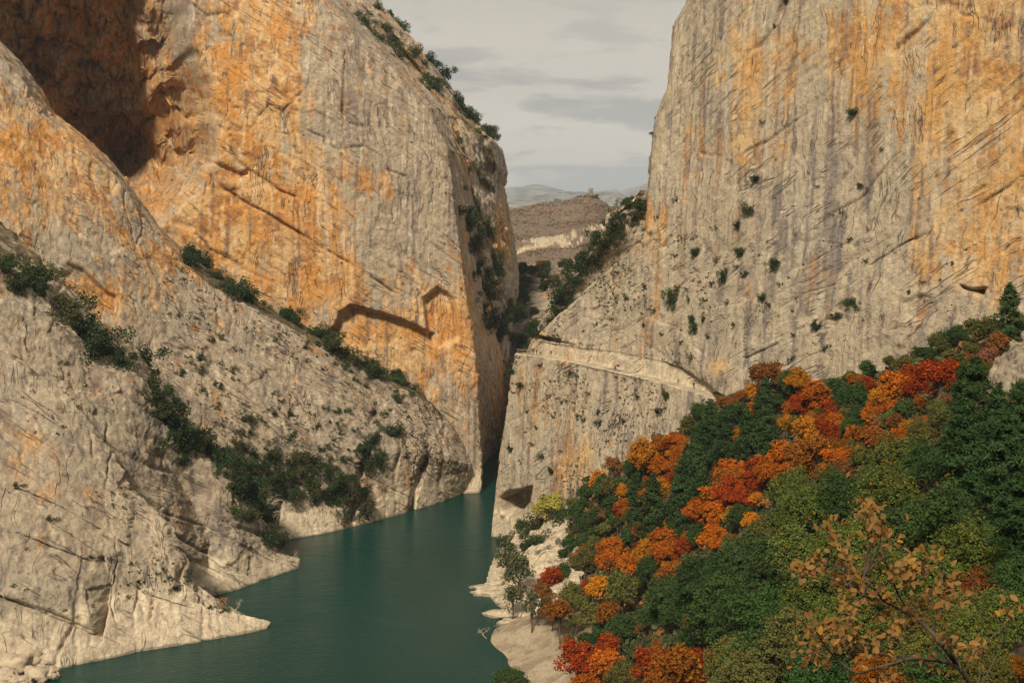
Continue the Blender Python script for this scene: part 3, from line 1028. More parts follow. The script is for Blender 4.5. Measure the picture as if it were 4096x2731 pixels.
def side_ridge():                          # bare rib of rock among the pines at the right edge
    r0 = [W(*p) for p in ((4300, 1230, 170), (4110, 1330, 172), (3990, 1450, 175), (3890, 1600, 178), (3790, 1710, 182), (3690, 1800, 186))]
    r1 = [W(*p) for p in ((4330, 1420, 160), (4150, 1500, 162), (4040, 1600, 166), (3930, 1700, 172), (3820, 1790, 178), (3720, 1850, 184))]
    r2 = off(r1, (3, -8, -10))
    rows = [off(r0, (4, 16, -14)), r0, r1, r2]

    def tint(x, y, P, Nf):
        m = np.zeros((len(P), 4))
        m[:, 1] = 0.35
        m[:, 2] = 0.25
        m[:, 3] = 1
        return m
    surface('rocky_rib', rows, 0.3, (0.2, 0.4, 0.85), (0.7, -0.7, 0), PAL_L, None, tint, flute=0.3, block=1.8, rough=1.8, amp=0.5, sc=0.5)


side_ridge()

# ------------------------------------------------------------------ beyond the gorge
def gap_slope():
    ys = [1085, 1130, 1190, 1260, 1450, 1900]
    lx = [1960, 1950, 1950, 1950, 1940, 1930]
    rx = [2210, 2310, 2345, 2350, 2350, 2300]
    Ds = [680, 650, 620, 590, 545, 500]
    rows = [[W(a + (c - a) * f, y + 25 * math.sin(f * 5), D + 12 * math.sin(f * 4)) for f in (0, 0.3, 0.6, 1)] for y, a, c, D in zip(ys, lx, rx, Ds)]
    rows = [off(rows[0], (10, 120, -30))] + rows

    def tint(x, y, P, Nf):
        m = np.zeros((len(P), 4))
        m[:, 2] = 0.9 - 1.0 * blob(x, y, 2170, 1210, 50, 60) - 0.6 * blob(x, y, 2080, 1300, 40, 60)
        m[:, 3] = 1
        return m
    surface('gorge_slope', rows, 1.2, SV_R, AL_R, PAL_R, None, tint, flute=0.3, block=1.5, rough=1.5)


gap_slope()


def far_country():
    # castle hill
    crest = [(1700, 880), (1900, 862), (2030, 838), (2120, 822), (2200, 808), (2280, 797), (2330, 788), (2360, 782), (2390, 787), (2440, 815), (2500, 850), (2560, 880), (2750, 960), (2950, 1000)]
    D0 = 2200
    r0 = [W(x, y, D0 + 3 * (i - 7) ** 2) for i, (x, y) in enumerate(crest)]
    r1 = [W(x, 893 + (x - 2030) * -0.05, 2080) for x, y in crest]
    r2 = [W(x, 945 + (x - 2030) * -0.16, 1990) for x, y in crest]
    r3 = [W(x, 972 + (x - 2030) * -0.20, 1960) for x, y in crest]     # head of the cliff band
    r4 = [W(x, 1030 + (x - 2030) * -0.20, 1935) for x, y in crest]
    r5 = [W(x, 1062 + (x - 2030) * -0.12, 1820) for x, y in crest]
    r6 = [W(x, 1082 + (x - 2030) * -0.12, 1805) for x, y in crest]
    r7 = [W(x, 1112, 1700) for x, y in crest]
    r8 = [W(x, 1150, 1500) for x, y in crest]
    rows = [off(r0, (0, 250, -90)), off(r0, (0, 60, -10)), r0, r1, r2, r3, r4, r5, r6, r7, r8]

    def tint(x, y, P, Nf):
        m = np.zeros((len(P), 4))
        x0 = x - 2030
        c1 = sstep(-6, 4, y - (972 - 0.20 * x0)) * sstep(6, -4, y - (1030 - 0.20 * x0))
        c2 = sstep(-5, 3, y - (1058 - 0.12 * x0)) * sstep(5, -3, y - (1084 - 0.12 * x0)) * sstep(2120, 2180, x)
        c = np.clip(c1 + c2, 0, 1)
        n = fbm(P.astype(np.float32) / 30, 4, gain=0.6)
        brk = sstep(-0.35, 0.15, fbm((P / np.array([45.0, 45.0, 300.0])).astype(np.float32) + 5, 4, gain=0.65))
        c = c * brk
        m[:, 0] = c * (0.35 + 0.5 * n)
        m[:, 1] = c * 0.35
        m[:, 2] = (1 - c) * 1.3
        m[:, 3] = 1
        return m
    surface('castle_hill', rows, 5.0, (0.05, 0.3, 0.95), (1, 0, 0), PAL_FAR, None, tint, flute=0, block=1.0, rough=2.0, amp=2.2, nu=420)
    # valley floor, reaching the foot of the mountains
    m, t, b = new_mat('valley_fields')
    pos = N(t, 'ShaderNodeNewGeometry').outputs['Position']
    t.links.new(mix(t, ramp(t, noise(t, pos, 0.01, 4), [(0.4, 0), (0.6, 1)]), (0.16, 0.11, 0.07), (0.27, 0.20, 0.13)), b.inputs['Base Color'])
    X, Y = np.meshgrid(np.linspace(-9000, 9000, 60), np.concatenate([np.linspace(700, 3000, 30), np.linspace(3500, 26000, 20)]))
    Z = 9 + 5 * perlin(np.stack([X.ravel() / 500, Y.ravel() / 500, X.ravel() * 0], 1))
    o = obj('valley_floor', mesh_np('valley_floor', np.stack([X.ravel(), Y.ravel(), Z], 1), grid_quads(50, 60), m))
    set_props(o, kind='structure')
    # far ranges
    m2, t, b = new_mat('far_mountain_slopes')
    pos = N(t, 'ShaderNodeNewGeometry').outputs['Position']
    t.links.new(mix(t, ramp(t, noise(t, pos, 0.004, 6, 0.65), [(0.42, 0), (0.62, 1)]), (0.075, 0.075, 0.06), (0.27, 0.25, 0.215)), b.inputs['Base Color'])
    for nm, D, pts, seed in (('mountain_range', 9500, [(700, 690), (1400, 770), (1900, 830), (2040, 828), (2120, 800), (2210, 775), (2290, 774), (2360, 778), (2440, 776), (2530, 812), (2600, 850), (2900, 800), (3600, 700)], 3),
                             ('mountain_range', 15500, [(700, 640), (1400, 760), (1900, 775), (2000, 762), (2120, 748), (2160, 745), (2210, 762), (2260, 780), (2330, 776), (2400, 774), (2470, 770), (2520, 758), (2580, 738), (2700, 690), (3000, 640), (3600, 620)], 9)):
        xs = np.linspace(700, 3600, 260)
        top = np.interp(xs, [p[0] for p in pts], [p[1] for p in pts])
        rws = 40
        V = []
        for k in range(rws):
            f = k / (rws - 1)
            Dk = D - f * D * 0.28
            for x, ty in zip(xs, top):
                zt = H - (ty / 4 - YH) / F * D
                V.append(((x / 4 - 512) / F * D, Dk, zt * (1 - f) ** 1.2 + 5 * f))
        V = np.array(V)
        p = (V / (D * 0.03) + seed).astype(np.float32)
        V[:, 2] += fbm(p, 5, gain=0.55, ridged=True) * D * 0.0035 * np.sin(np.linspace(0.25, 3.1, rws)).repeat(len(xs))
        V[:, 1] += fbm(p + 9, 3) * D * 0.012
        V2 = V[:len(xs)].copy()
        V2[:, 1] += D * 0.1
        V2[:, 2] -= 500
        V = np.concatenate([V2, V])
        o = obj(nm, mesh_np(nm, V, grid_quads(rws + 1, len(xs))[:, ::-1], m2, smooth=True))
        set_props(o, kind='structure')


PAL_FAR = dict(PAL_R, s1=(0.10, 0.068, 0.04), s2=(0.175, 0.112, 0.066), oa=(0.52, 0.36, 0.18), ob=(0.56, 0.42, 0.24), od=(0.36, 0.24, 0.14), pa=(0.50, 0.41, 0.27))
far_country()

# ------------------------------------------------------------------ foliage
def leaf_material(name, rough=0.7):
    m, t, b = new_mat(name)
    oi = N(t, 'ShaderNodeObjectInfo')
    at = N(t, 'ShaderNodeAttribute', attribute_name='v')
    c = mix(t, ramp(t, at.outputs['Fac'], [(0.0, 0.9), (0.5, 0.0)]), oi.outputs['Color'], mix(t, 1.0, oi.outputs['Color'], (0.42, 0.42, 0.40), 'MULTIPLY'))
    c = mix(t, ramp(t, at.outputs['Fac'], [(0.5, 0.0), (1.0, 0.9)]), c, mix(t, 1.0, oi.outputs['Color'], (1.5, 1.45, 1.15), 'MULTIPLY'))
    # a few turning leaves, more where the object's alpha says so
    turn = math_(t, 'GREATER_THAN', math_(t, 'FRACT', math_(t, 'MULTIPLY', at.outputs['Fac'], 37.7)), oi.outputs['Alpha'])
    c = mix(t, turn, c, (0.36, 0.165, 0.012))
    t.links.new(c, b.inputs['Base Color'])
    b.inputs['Roughness'].default_value = rough
    b.inputs['Specular IOR Level'].default_value = 0.06
    tr = N(t, 'ShaderNodeBsdfTranslucent')
    t.links.new(c, tr.inputs['Color'])
    ms = N(t, 'ShaderNodeMixShader', in_0=0.25)
    t.links.new(b.outputs[0], ms.inputs[1])
    t.links.new(tr.outputs[0], ms.inputs[2])
    t.links.new(ms.outputs[0], t.nodes['Material Output'].inputs['Surface'])
    return m


M_LEAF = leaf_material('foliage')


def plain(name, c, rough=0.9, var=0.35, scale=3.0):
    m, t, b = new_mat(name)
    pos = N(t, 'ShaderNodeTexCoord').outputs['Object']
    t.links.new(mix(t, noise(t, pos, scale, 4), tuple(v * (1 - var) for v in c), tuple(v * (1 + var) for v in c)), b.inputs['Base Color'])
    b.inputs['Roughness'].default_value = rough
    return m


M_BARK = plain('bark', (0.10, 0.075, 0.055))
M_BARK_GREY = plain('grey_bark', (0.20, 0.17, 0.14))
M_DRIFT = plain('bleached_wood', (0.42, 0.35, 0.27))


def leaves_at(C, Nrm, size, rg, aspect=0.6, tilt=0.7):
    """one small four-sided leaf face per centre, roughly facing Nrm"""
    n = len(C)
    d = Nrm + rg.normal(size=(n, 3)) * tilt
    d /= np.linalg.norm(d, axis=1)[:, None] + 1e-9
    u = np.cross(d, rg.normal(size=(n, 3)))
    u /= np.linalg.norm(u, axis=1)[:, None] + 1e-9
    v = np.cross(d, u)
    s = (size * rg.uniform(0.6, 1.4, n))[:, None]
    V = np.stack([C - u * s, C + v * s * aspect, C + u * s, C - v * s * aspect], 1).reshape(-1, 3)
    return V, np.arange(4 * n).reshape(n, 4)


def tube(path, radii, sides=5):
    path = np.asarray(path, float)
    n = len(path)
    t = np.gradient(path, axis=0)
    t /= np.linalg.norm(t, axis=1)[:, None] + 1e-9
    ref = np.array([0.31, 0.87, 0.37])
    u = np.cross(t, ref)
    u /= np.linalg.norm(u, axis=1)[:, None] + 1e-9
    v = np.cross(t, u)
    ang = np.linspace(0, 2 * math.pi, sides, endpoint=False)
    r = np.asarray(radii, float)[:, None, None]
    V = path[:, None] + r * (np.cos(ang)[None, :, None] * u[:, None] + np.sin(ang)[None, :, None] * v[:, None])
    Q = []
    for i in range(n - 1):
        for k in range(sides):
            k2 = (k + 1) % sides
            Q.append((i * sides + k, i * sides + k2, (i + 1) * sides + k2, (i + 1) * sides + k))
    return V.reshape(-1, 3), np.array(Q)


class MB:                                  # collects quads for one mesh
    def __init__(self): self.V, self.Q, self.n = [], [], 0
    def add(self, V, Q):
        self.V.append(np.asarray(V, float)); self.Q.append(np.asarray(Q) + self.n); self.n += len(V)
    def mesh(self, name, mat, **kw):
        return mesh_np(name, np.concatenate(self.V), np.concatenate(self.Q), mat, **kw)


def wobble(p0, p1, n, amp, rg):
    t = np.linspace(0, 1, n)[:, None]
    P = p0 + (p1 - p0) * t
    return P + rg.normal(size=(n, 3)) * amp * np.sin(t * math.pi)


def broadleaf(name, seed, n_leaves, leaf, lobes=26, rad=2.5, height=7.0, slim=1.0, gap=0.0):
    """crown about 2*rad wide on a trunk; returns (trunk mesh, crown mesh)"""
    rg = np.random.default_rng(seed)
    cz = height - rad * 1.05 / slim
    tb = MB()
    tb.add(*tube(wobble(np.array([0, 0, -0.8]), np.array([rg.normal() * .3, rg.normal() * .3, cz + rad * 0.4]), 7, 0.12, rg), np.linspace(0.17, 0.05, 7), 6))
    LC, LR = [], []
    for k in range(lobes):
        d = rg.normal(size=3)
        d /= np.linalg.norm(d)
        d[2] = abs(d[2]) * 1.15 - 0.35 if rg.random() < 0.75 else d[2]
        r = rad * rg.uniform(0.30, 0.95) * (0.72 + 0.5 * h1(np.array([int(math.atan2(d[1], d[0]) * 1.3 + 9) * 17 + seed]))[0])
        c = np.array([d[0] * r * slim, d[1] * r * slim, cz + d[2] * r / slim ** 0.5])
        LC.append(c)
        LR.append(rad * rg.uniform(0.15, 0.36))
        if k % 2 == 0:
            st = np.array([0, 0, rg.uniform(0.35, 0.75) * cz])
            tb.add(*tube(wobble(st, c, 5, 0.12, rg), np.linspace(0.06, 0.015, 5), 4))
    LC, LR = np.array(LC), np.array(LR)
    pick = rg.choice(lobes, n_leaves, p=LR ** 2 / (LR ** 2).sum())
    d = rg.normal(size=(n_leaves, 3))
    d /= np.linalg.norm(d, axis=1)[:, None]
    rr = LR[pick] * rg.uniform(0.35, 1.25, n_leaves) ** 0.8
    C = LC[pick] + d * rr[:, None] * np.array([1, 1, 0.8])
    C = C + 0.16 * rad * np.stack([perlin(C / (rad * .22) + 9 * k + seed) for k in range(3)], 1)
    keep = perlin((C / (rad * 0.24) + seed).astype(np.float32)) > gap - 0.42
    C, d, pick = C[keep], d[keep], pick[keep]
    V, Q = leaves_at(C, d * 0.7 + np.array([0, 0, 0.55]), leaf, rg)
    lobe_v = rg.uniform(-0.22, 0.22, lobes)
    v = np.clip(0.5 + lobe_v[pick] + rg.normal(size=len(C)) * 0.17, 0, 1)
    return tb.mesh(name + '_trunk', M_BARK), mesh_np(name + '_crown', V, Q, M_LEAF, attrs={'v': v})


def pine(name, seed, n_leaves=5200, height=9.0, rad=2.0, leaf=0.26):
    rg = np.random.default_rng(seed)
    tb = MB()
    tb.add(*tube(wobble(np.array([0, 0, -0.8]), np.array([0, 0, height]), 8, 0.06, rg), np.linspace(0.19, 0.02, 8), 6))
    C, D = [], []
    tiers = 15
    per = n_leaves // (tiers * 6)
    for k in range(tiers):
        f = k / (tiers - 1)
        z = height * (0.17 + 0.82 * f)
        r = rad * (1 - f ** 1.7) ** 0.8 * rg.uniform(0.7, 1.12) * (0.75 + 0.25 * min(1, f * 4)) + 0.3
        for j in range(6):
            a = j * math.pi / 3 + rg.uniform(-.4, .4) + k
            rj = r * rg.uniform(0.45, 1.2)
            tip = np.array([math.cos(a) * rj, math.sin(a) * rj, z + 0.05 * rj + rg.normal() * .28])
            st = np.array([0, 0, z - 0.05])
            tb.add(*tube(np.array([st, (st + tip) / 2 + [0, 0, .06], tip]), [0.035, 0.025, 0.01], 4))
            t = rg.uniform(0.2, 1.05, per) ** 0.7
            p = st + (tip - st) * t[:, None] + rg.normal(size=(per, 3)) * np.array([.26, .26, .16]) * (0.5 + 0.28 * rj)
            C.append(p)
            dd = np.tile(np.array([math.cos(a) * .35, math.sin(a) * .35, 0.75]), (per, 1))
            D.append(dd)
    C, D = np.concatenate(C), np.concatenate(D)
    V, Q = leaves_at(C, D, leaf, rg, aspect=0.28, tilt=0.5)
    v = np.clip(0.45 + rg.normal(size=len(C)) * 0.18, 0, 1)
    return tb.mesh(name + '_trunk', M_BARK), mesh_np(name + '_crown', V, Q, M_LEAF, attrs={'v': v})


def bush_mesh(name, seed, n, leaf, rad=1.0, flat=0.8, lobes=9):
    rg = np.random.default_rng(seed)
    LC = rg.normal(size=(lobes, 3)) * np.array([.5, .5, .34 * flat]) * rad + np.array([0, 0, 0.45 * rad * flat])
    LR = rad * rg.uniform(0.28, 0.5, lobes)
    pick = rg.integers(0, lobes, n)
    d = rg.normal(size=(n, 3))
    d /= np.linalg.norm(d, axis=1)[:, None]
    C = LC[pick] + d * (LR[pick] * rg.uniform(0.5, 1.15, n))[:, None]
    V, Q = leaves_at(C, d * 0.7 + np.array([0, 0, .5]), leaf, rg)
    v = np.clip(0.45 + rg.uniform(-.15, .15, lobes)[pick] + rg.normal(size=n) * 0.17, 0, 1)
    return mesh_np(name, V, Q, M_LEAF, attrs={'v': v})


def bare_tree(name, seed, mat, height=4.0, spread=0.9, depth=4, r0=0.08, lean=(0, 0)):
    rg = np.random.default_rng(seed)
    mb = MB()

    def grow(p, d, L, r, k):
        q = p + d * L
        mb.add(*tube(wobble(p, q, 4, L * 0.05, rg), np.linspace(r, r * 0.55, 4), 4 if k < 3 else 3))
        if k == 0: return
        for _ in range(3 if k > 1 else 2):
            e = d + rg.normal(size=3) * spread * 0.6
            e[2] += 0.12
            e /= np.linalg.norm(e)
            st = p + d * L * rg.uniform(0.55, 1.0)
            grow(st, e, L * rg.uniform(0.55, 0.8), r * 0.55, k - 1)
    d0 = np.array([lean[0], lean[1], 1.0])
    grow(np.array([0, 0, -0.3]), d0 / np.linalg.norm(d0), height * 0.36, r0, depth)
    return mb.mesh(name, mat)


PROTO = {}
for k in range(4):
    PROTO['broad%d' % k] = broadleaf('broadleaf%d' % k, 11 + k, 9500, 0.15, lobes=44 + 5 * k, slim=(1.0, 0.92, 1.08, 0.85)[k], gap=(0.05, .16, .1, .24)[k])
for k in range(3):
    PROTO['oak%d' % k] = broadleaf('dense%d' % k, 31 + k, 22000, 0.105, lobes=70, rad=2.8, height=6.4, slim=(1.05, 0.95, 1.1)[k], gap=(0.0, 0.1, 0.18)[k])
for k in range(2):
    PROTO['slim%d' % k] = broadleaf('slender%d' % k, 51 + k, 4200, 0.19, lobes=20, rad=2.1, height=7.6, slim=0.62)
for k in range(3):
    PROTO['pine%d' % k] = pine('pine%d' % k, 71 + k, rad=(2.0, 2.3, 1.8)[k])
for k in range(2):
    PROTO['bigpine%d' % k] = pine('tallpine%d' % k, 81 + k, n_leaves=15000, rad=2.9, height=10.0, leaf=0.2)
for k in range(2):
    PROTO['sparse%d' % k] = broadleaf('sparse%d' % k, 91 + k, 1500, 0.16, lobes=30, rad=2.2, height=7.0, slim=0.7, gap=0.3)
PDIM = {'broad': (5.0, 4.4), 'oak': (5.6, 3.6), 'slim': (3.2, 4.9), 'pine': (4.2, 4.9), 'bigpine': (6.0, 5.4), 'sparse': (3.6, 4.4)}   # crown width, centre height

COLOURS = {                                # base colour and share of green left before the leaves turn
    'O': ((0.41, 0.108, 0.008), 0.84, 'orange'), 'R': ((0.28, 0.043, 0.008), 0.94, 'red'), 'Y': ((0.44, 0.175, 0.012), 0.9, 'golden yellow'),
    'G': ((0.050, 0.092, 0.028), 1.0, 'dark green'), 'V': ((0.115, 0.118, 0.036), 0.97, 'olive green'), 'L': ((0.10, 0.135, 0.032), 0.965, 'yellow-flecked green'),
    'B': ((0.21, 0.085, 0.028), 0.9, 'russet brown'), 'P': ((0.042, 0.082, 0.028), 1.0, 'deep green'), 'A': ((0.27, 0.095, 0.014), 0.9, 'amber'),
    'K': ((0.115, 0.125, 0.070), 1.0, 'pale grey-green'), 'W': ((0.36, 0.33, 0.09), 1.0, 'pale lime'), 'N': ((0.30, 0.13, 0.075), 1.0, 'dusky pink')}
TREES = '''
3060 1498 90 B broad;3196 1480 70 Y broad;3172 1526 110 G oak;3023 1573 75 O broad;3158 1573 42 O slim;3256 1550 90 O broad;3200 1596 62 R broad;3345 1545 74 G broad;3400 1503 62 G broad;3410 1587 110 G oak;3326 1620 62 R broad;
3149 1657 56 Y broad;3060 1620 84 P pine;3047 1712 100 P pine;3107 1690 52 V broad;3224 1717 90 Y broad;3303 1712 70 R broad;3345 1666 60 O broad;3405 1708 72 G oak;3261 1773 112 A broad;3345 1806 76 O broad;
3466 1461 62 G broad;3466 1535 50 R broad;3582 1526 104 O broad;3522 1573 60 Y broad;3494 1629 74 O broad;3568 1610 62 O broad;3643 1554 62 R broad;3745 1498 112 R broad;3810 1461 52 B broad;3620 1461 84 V broad;3690 1470 60 G broad;
3848 1507 64 G pine;3885 1424 40 R broad;3932 1480 90 V oak;3512 1690 62 N broad;3470 1736 92 A broad;3536 1760 62 B broad;3596 1736 56 O broad;3634 1699 52 Y broad;3713 1670 46 O broad;3676 1605 42 A broad;3741 1629 52 V broad;
3783 1601 42 N broad;3769 1666 104 V oak;3699 1726 104 V oak;3615 1643 72 G broad;3420 1780 82 V broad;3200 1830 102 A broad;3126 1806 90 O broad;3033 1838 72 R broad;3084 1866 74 O broad;3326 1843 62 Y broad;3443 1824 92 L broad;
3606 1872 230 L oak;3560 1415 54 V broad;3700 1410 72 G broad;3760 1370 82 V oak;3830 1330 92 G oak;3900 1310 82 V broad;3960 1300 82 V oak;4040 1260 104 G pine;4090 1290 84 V oak;3990 1370 72 B broad;3880 1390 72 V broad;3800 1420 62 V broad;3950 1425 62 N broad;
3900 1690 230 P bigpine;3850 1900 250 P bigpine;4020 1930 280 P bigpine;3990 1770 210 P bigpine;4080 2120 250 P bigpine;3720 1850 170 G oak;4085 1760 200 P bigpine;
2794 1645 74 G oak;2843 1668 72 G broad;2912 1618 62 B broad;2935 1660 74 G oak;2993 1695 70 O broad;2797 1714 66 G broad;2702 1725 52 O broad;2633 1760 52 G slim;2568 1783 88 Y broad;2633 1820 62 O broad;2675 1763 46 R broad;
2706 1802 58 O broad;2751 1775 42 O broad;2702 1851 52 R broad;2545 1870 92 G oak;2396 1890 72 Y broad;2453 1855 52 B broad;2491 1901 42 Y broad;2369 1880 62 G broad;2426 1947 92 G broad;2591 1886 34 R broad;2644 1897 72 Y broad;2598 1936 72 O broad;
2740 1909 92 P pine;2794 1936 104 P pine;2836 1744 92 P pine;2897 1783 94 P pine;2809 1802 90 P pine;2778 1859 84 P pine;2989 1760 92 P pine;3065 1750 84 P pine;2916 1852 92 O broad;2912 1905 82 A broad;2855 1928 52 O broad;2866 1974 82 O broad;
2928 1955 92 R broad;2970 1985 62 R broad;3004 1882 62 R broad;3039 1825 52 O broad;3062 1880 72 O broad;3027 1974 46 Y broad;2686 1970 42 R broad;2652 1959 44 O broad;2491 1985 52 O broad;
2197 1953 76 W broad;2160 2017 46 O broad;2430 1953 92 V broad;2483 2006 54 R broad;2520 1995 42 O broad;2605 1990 62 O broad;2610 2048 112 P pine;2545 2015 84 P pine;2711 2027 94 P pine;2801 2000 92 P pine;2504 2133 66 P slim;2557 2123 54 B broad;
2446 2176 78 O broad;2441 2229 82 O broad;2372 2191 82 V broad;2340 2229 92 V broad;2282 2170 52 G broad;2207 2260 72 R broad;2250 2292 78 G oak;2186 2324 64 B broad;2345 2324 48 R broad;2393 2319 84 Y broad;2472 2266 74 B broad;2520 2229 74 O broad;
2584 2197 84 Y broad;2658 2160 94 O broad;2663 2190 82 O broad;2615 2282 112 G oak;2706 2297 92 A broad;2748 2244 82 V broad;2796 2138 94 G oak;2864 2112 92 O broad;2790 2032 78 O broad;2854 2043 84 O broad;2955 2060 98 G oak;3002 2053 62 Y broad;2923 2144 52 A broad;
2483 2356 132 V broad;2239 2409 88 A broad;2292 2366 92 V broad;2388 2462 112 V broad;2430 2430 74 A broad;2494 2499 112 G oak;2404 2510 64 G broad;2605 2472 92 G oak;2684 2377 150 G oak;2695 2456 122 G oak;2800 2324 170 G oak;2907 2297 210 G oak;2880 2430 240 G oak;
2986 2218 190 G oak;2827 2510 170 G oak;2960 2510 230 G oak;2753 2441 36 R broad;2626 2525 44 A slim;2430 2547 92 R broad;2313 2631 132 R broad;2430 2615 140 O broad;2366 2690 132 O broad;2536 2605 64 G broad;2615 2620 142 R broad;2721 2665 190 A broad;2801 2605 94 R broad;
2494 2705 122 V oak;2350 2700 56 G broad;2631 2715 122 A broad;2043 2705 112 G oak;2758 2552 84 G broad;2960 2668 230 V oak;3040 2615 230 G oak;
3165 1985 170 L oak;3218 2050 190 L oak;3562 1990 220 L oak;3377 2010 190 G oak;3085 2271 230 G oak;3090 2120 170 V oak;3218 2218 240 L oak;3430 2165 240 L oak;3642 2112 250 G oak;3800 2070 240 G oak;3907 2200 220 L oak;3271 2377 240 L oak;3536 2324 250 L oak;3748 2324 250 L oak;
3059 2430 240 G oak;3165 2589 240 V oak;3377 2536 240 L oak;3589 2660 170 A oak;3483 2690 140 A oak;3854 2483 200 V oak;4070 2660 90 A oak;3933 2340 120 B oak;3006 2690 240 V oak;3271 2700 250 G oak;3695 2483 220 V oak;3330 1900 100 V oak;2300 2060 60 G broad;2380 2060 64 G broad;2420 2110 60 V broad;2440 2020 66 G broad;2520 2070 60 V broad;2340 1960 60 G broad;2290 2010 54 V broad;2480 1930 60 G broad;2300 2250 60 V broad;2330 2160 60 G broad;2260 2210 56 G broad;2190 2410 60 V broad;2170 2370 60 B broad;2330 2410 70 V broad;2350 2560 70 G broad;2280 2560 50 V broad;3900 2600 230 L oak;3720 2640 230 V oak;4010 2440 220 L oak;3450 2450 220 L oak;3800 2720 250 G oak;4085 2330 200 G oak;3600 2560 200 L oak;3930 2720 200 V oak;3470 1900 110 V oak;
2330 2090 50 G broad;2470 2080 60 G broad;2380 2130 60 G broad;2560 2060 60 G broad;2700 2110 64 G broad;2550 2330 70 V broad;2620 2380 70 V broad;2300 2480 60 V broad;3130 2060 90 G oak;2930 2190 80 V broad;2720 2200 60 G broad;2760 2380 90 G oak;3250 1960 90 V oak;2990 1630 70 G broad;3110 1590 60 G broad;3290 1640 60 V broad;3180 1660 60 V broad;2870 1720 70 G broad;2750 1690 60 V broad;3440 1660 80 G oak;3560 1680 80 V broad;3380 1640 60 V broad;2330 2010 44 G broad;2250 2050 44 G broad'''
TREES = [l.split() for l in TREES.replace('\n', '').split(';') if l.strip()]


def solve_depth(sx, sy, wpx, kind):
    cw, ch = PDIM[kind]
    D = np.arange(18, 380, 0.5)
    sc = wpx / 4 * D / F / cw
    X = (sx / 4 - 512) / F * D
    Zr = H - (sy / 4 - YH) / F * D
    f = Zr - (ground_h(X, D) + ch * sc)
    lim = dline(sx) - 3.5
    hit = np.where((f[:-1] > 0) & (f[1:] <= 0) & (D[:-1] < lim) & (sc[:-1] > 0.12))[0]
    if len(hit):
        i = hit[0]
        return D[i], sc[i], True
    i = int(np.argmin(np.where(D < lim, np.abs(f), 1e9)))
    return D[i], sc[i], False


def zone(sx, sy, D):
    if sy > 2520 and sx < 2900: return 'above the sandy spit'
    if sx < 2480 and sy > 1900: return 'beside the pale rocky slope'
    if D > 262 and sx > 2900: return 'at the foot of the wall'
    if D > 255: return 'below the cliff path'
    if D < 135: return 'near the brown-leaved branch'
    if sx > 3350: return 'under the bare rock rib'
    if sy > 2080: return 'low on the wooded slope'
    return 'midway up the wooded slope'


KINDW = {'broad': 'tree', 'oak': 'bushy tree', 'slim': 'slender tree', 'pine': 'pine', 'bigpine': 'tall pine', 'sparse': 'sapling'}
ORD = ['first', 'second', 'third', 'fourth', 'fifth', 'sixth', 'seventh', 'eighth', 'ninth', 'tenth', 'eleventh', 'twelfth', 'thirteenth', 'fourteenth', 'fifteenth', 'sixteenth', 'seventeenth', 'eighteenth', 'nineteenth', 'twentieth']


def ordinal(i):
    if i < 20: return ORD[i]
    n = i + 1
    return '%d%s' % (n, 'th' if 10 <= n % 100 <= 20 else {1: 'st', 2: 'nd', 3: 'rd'}.get(n % 10, 'th'))


def put_tree(name, kind, k, loc, sc, rot, colour, alpha, zs=1.0):
    tr, cr = PROTO['%s%d' % (kind, k)]
    e = obj(name, None, loc=loc)
    e.scale = (sc, sc, sc * zs)
    e.rotation_euler = (0, 0, rot)
    e.empty_display_size = 0.5
    a = obj('trunk', tr, e)
    c = obj('crown', cr, e)
    c.color = (*colour, alpha)
    return e


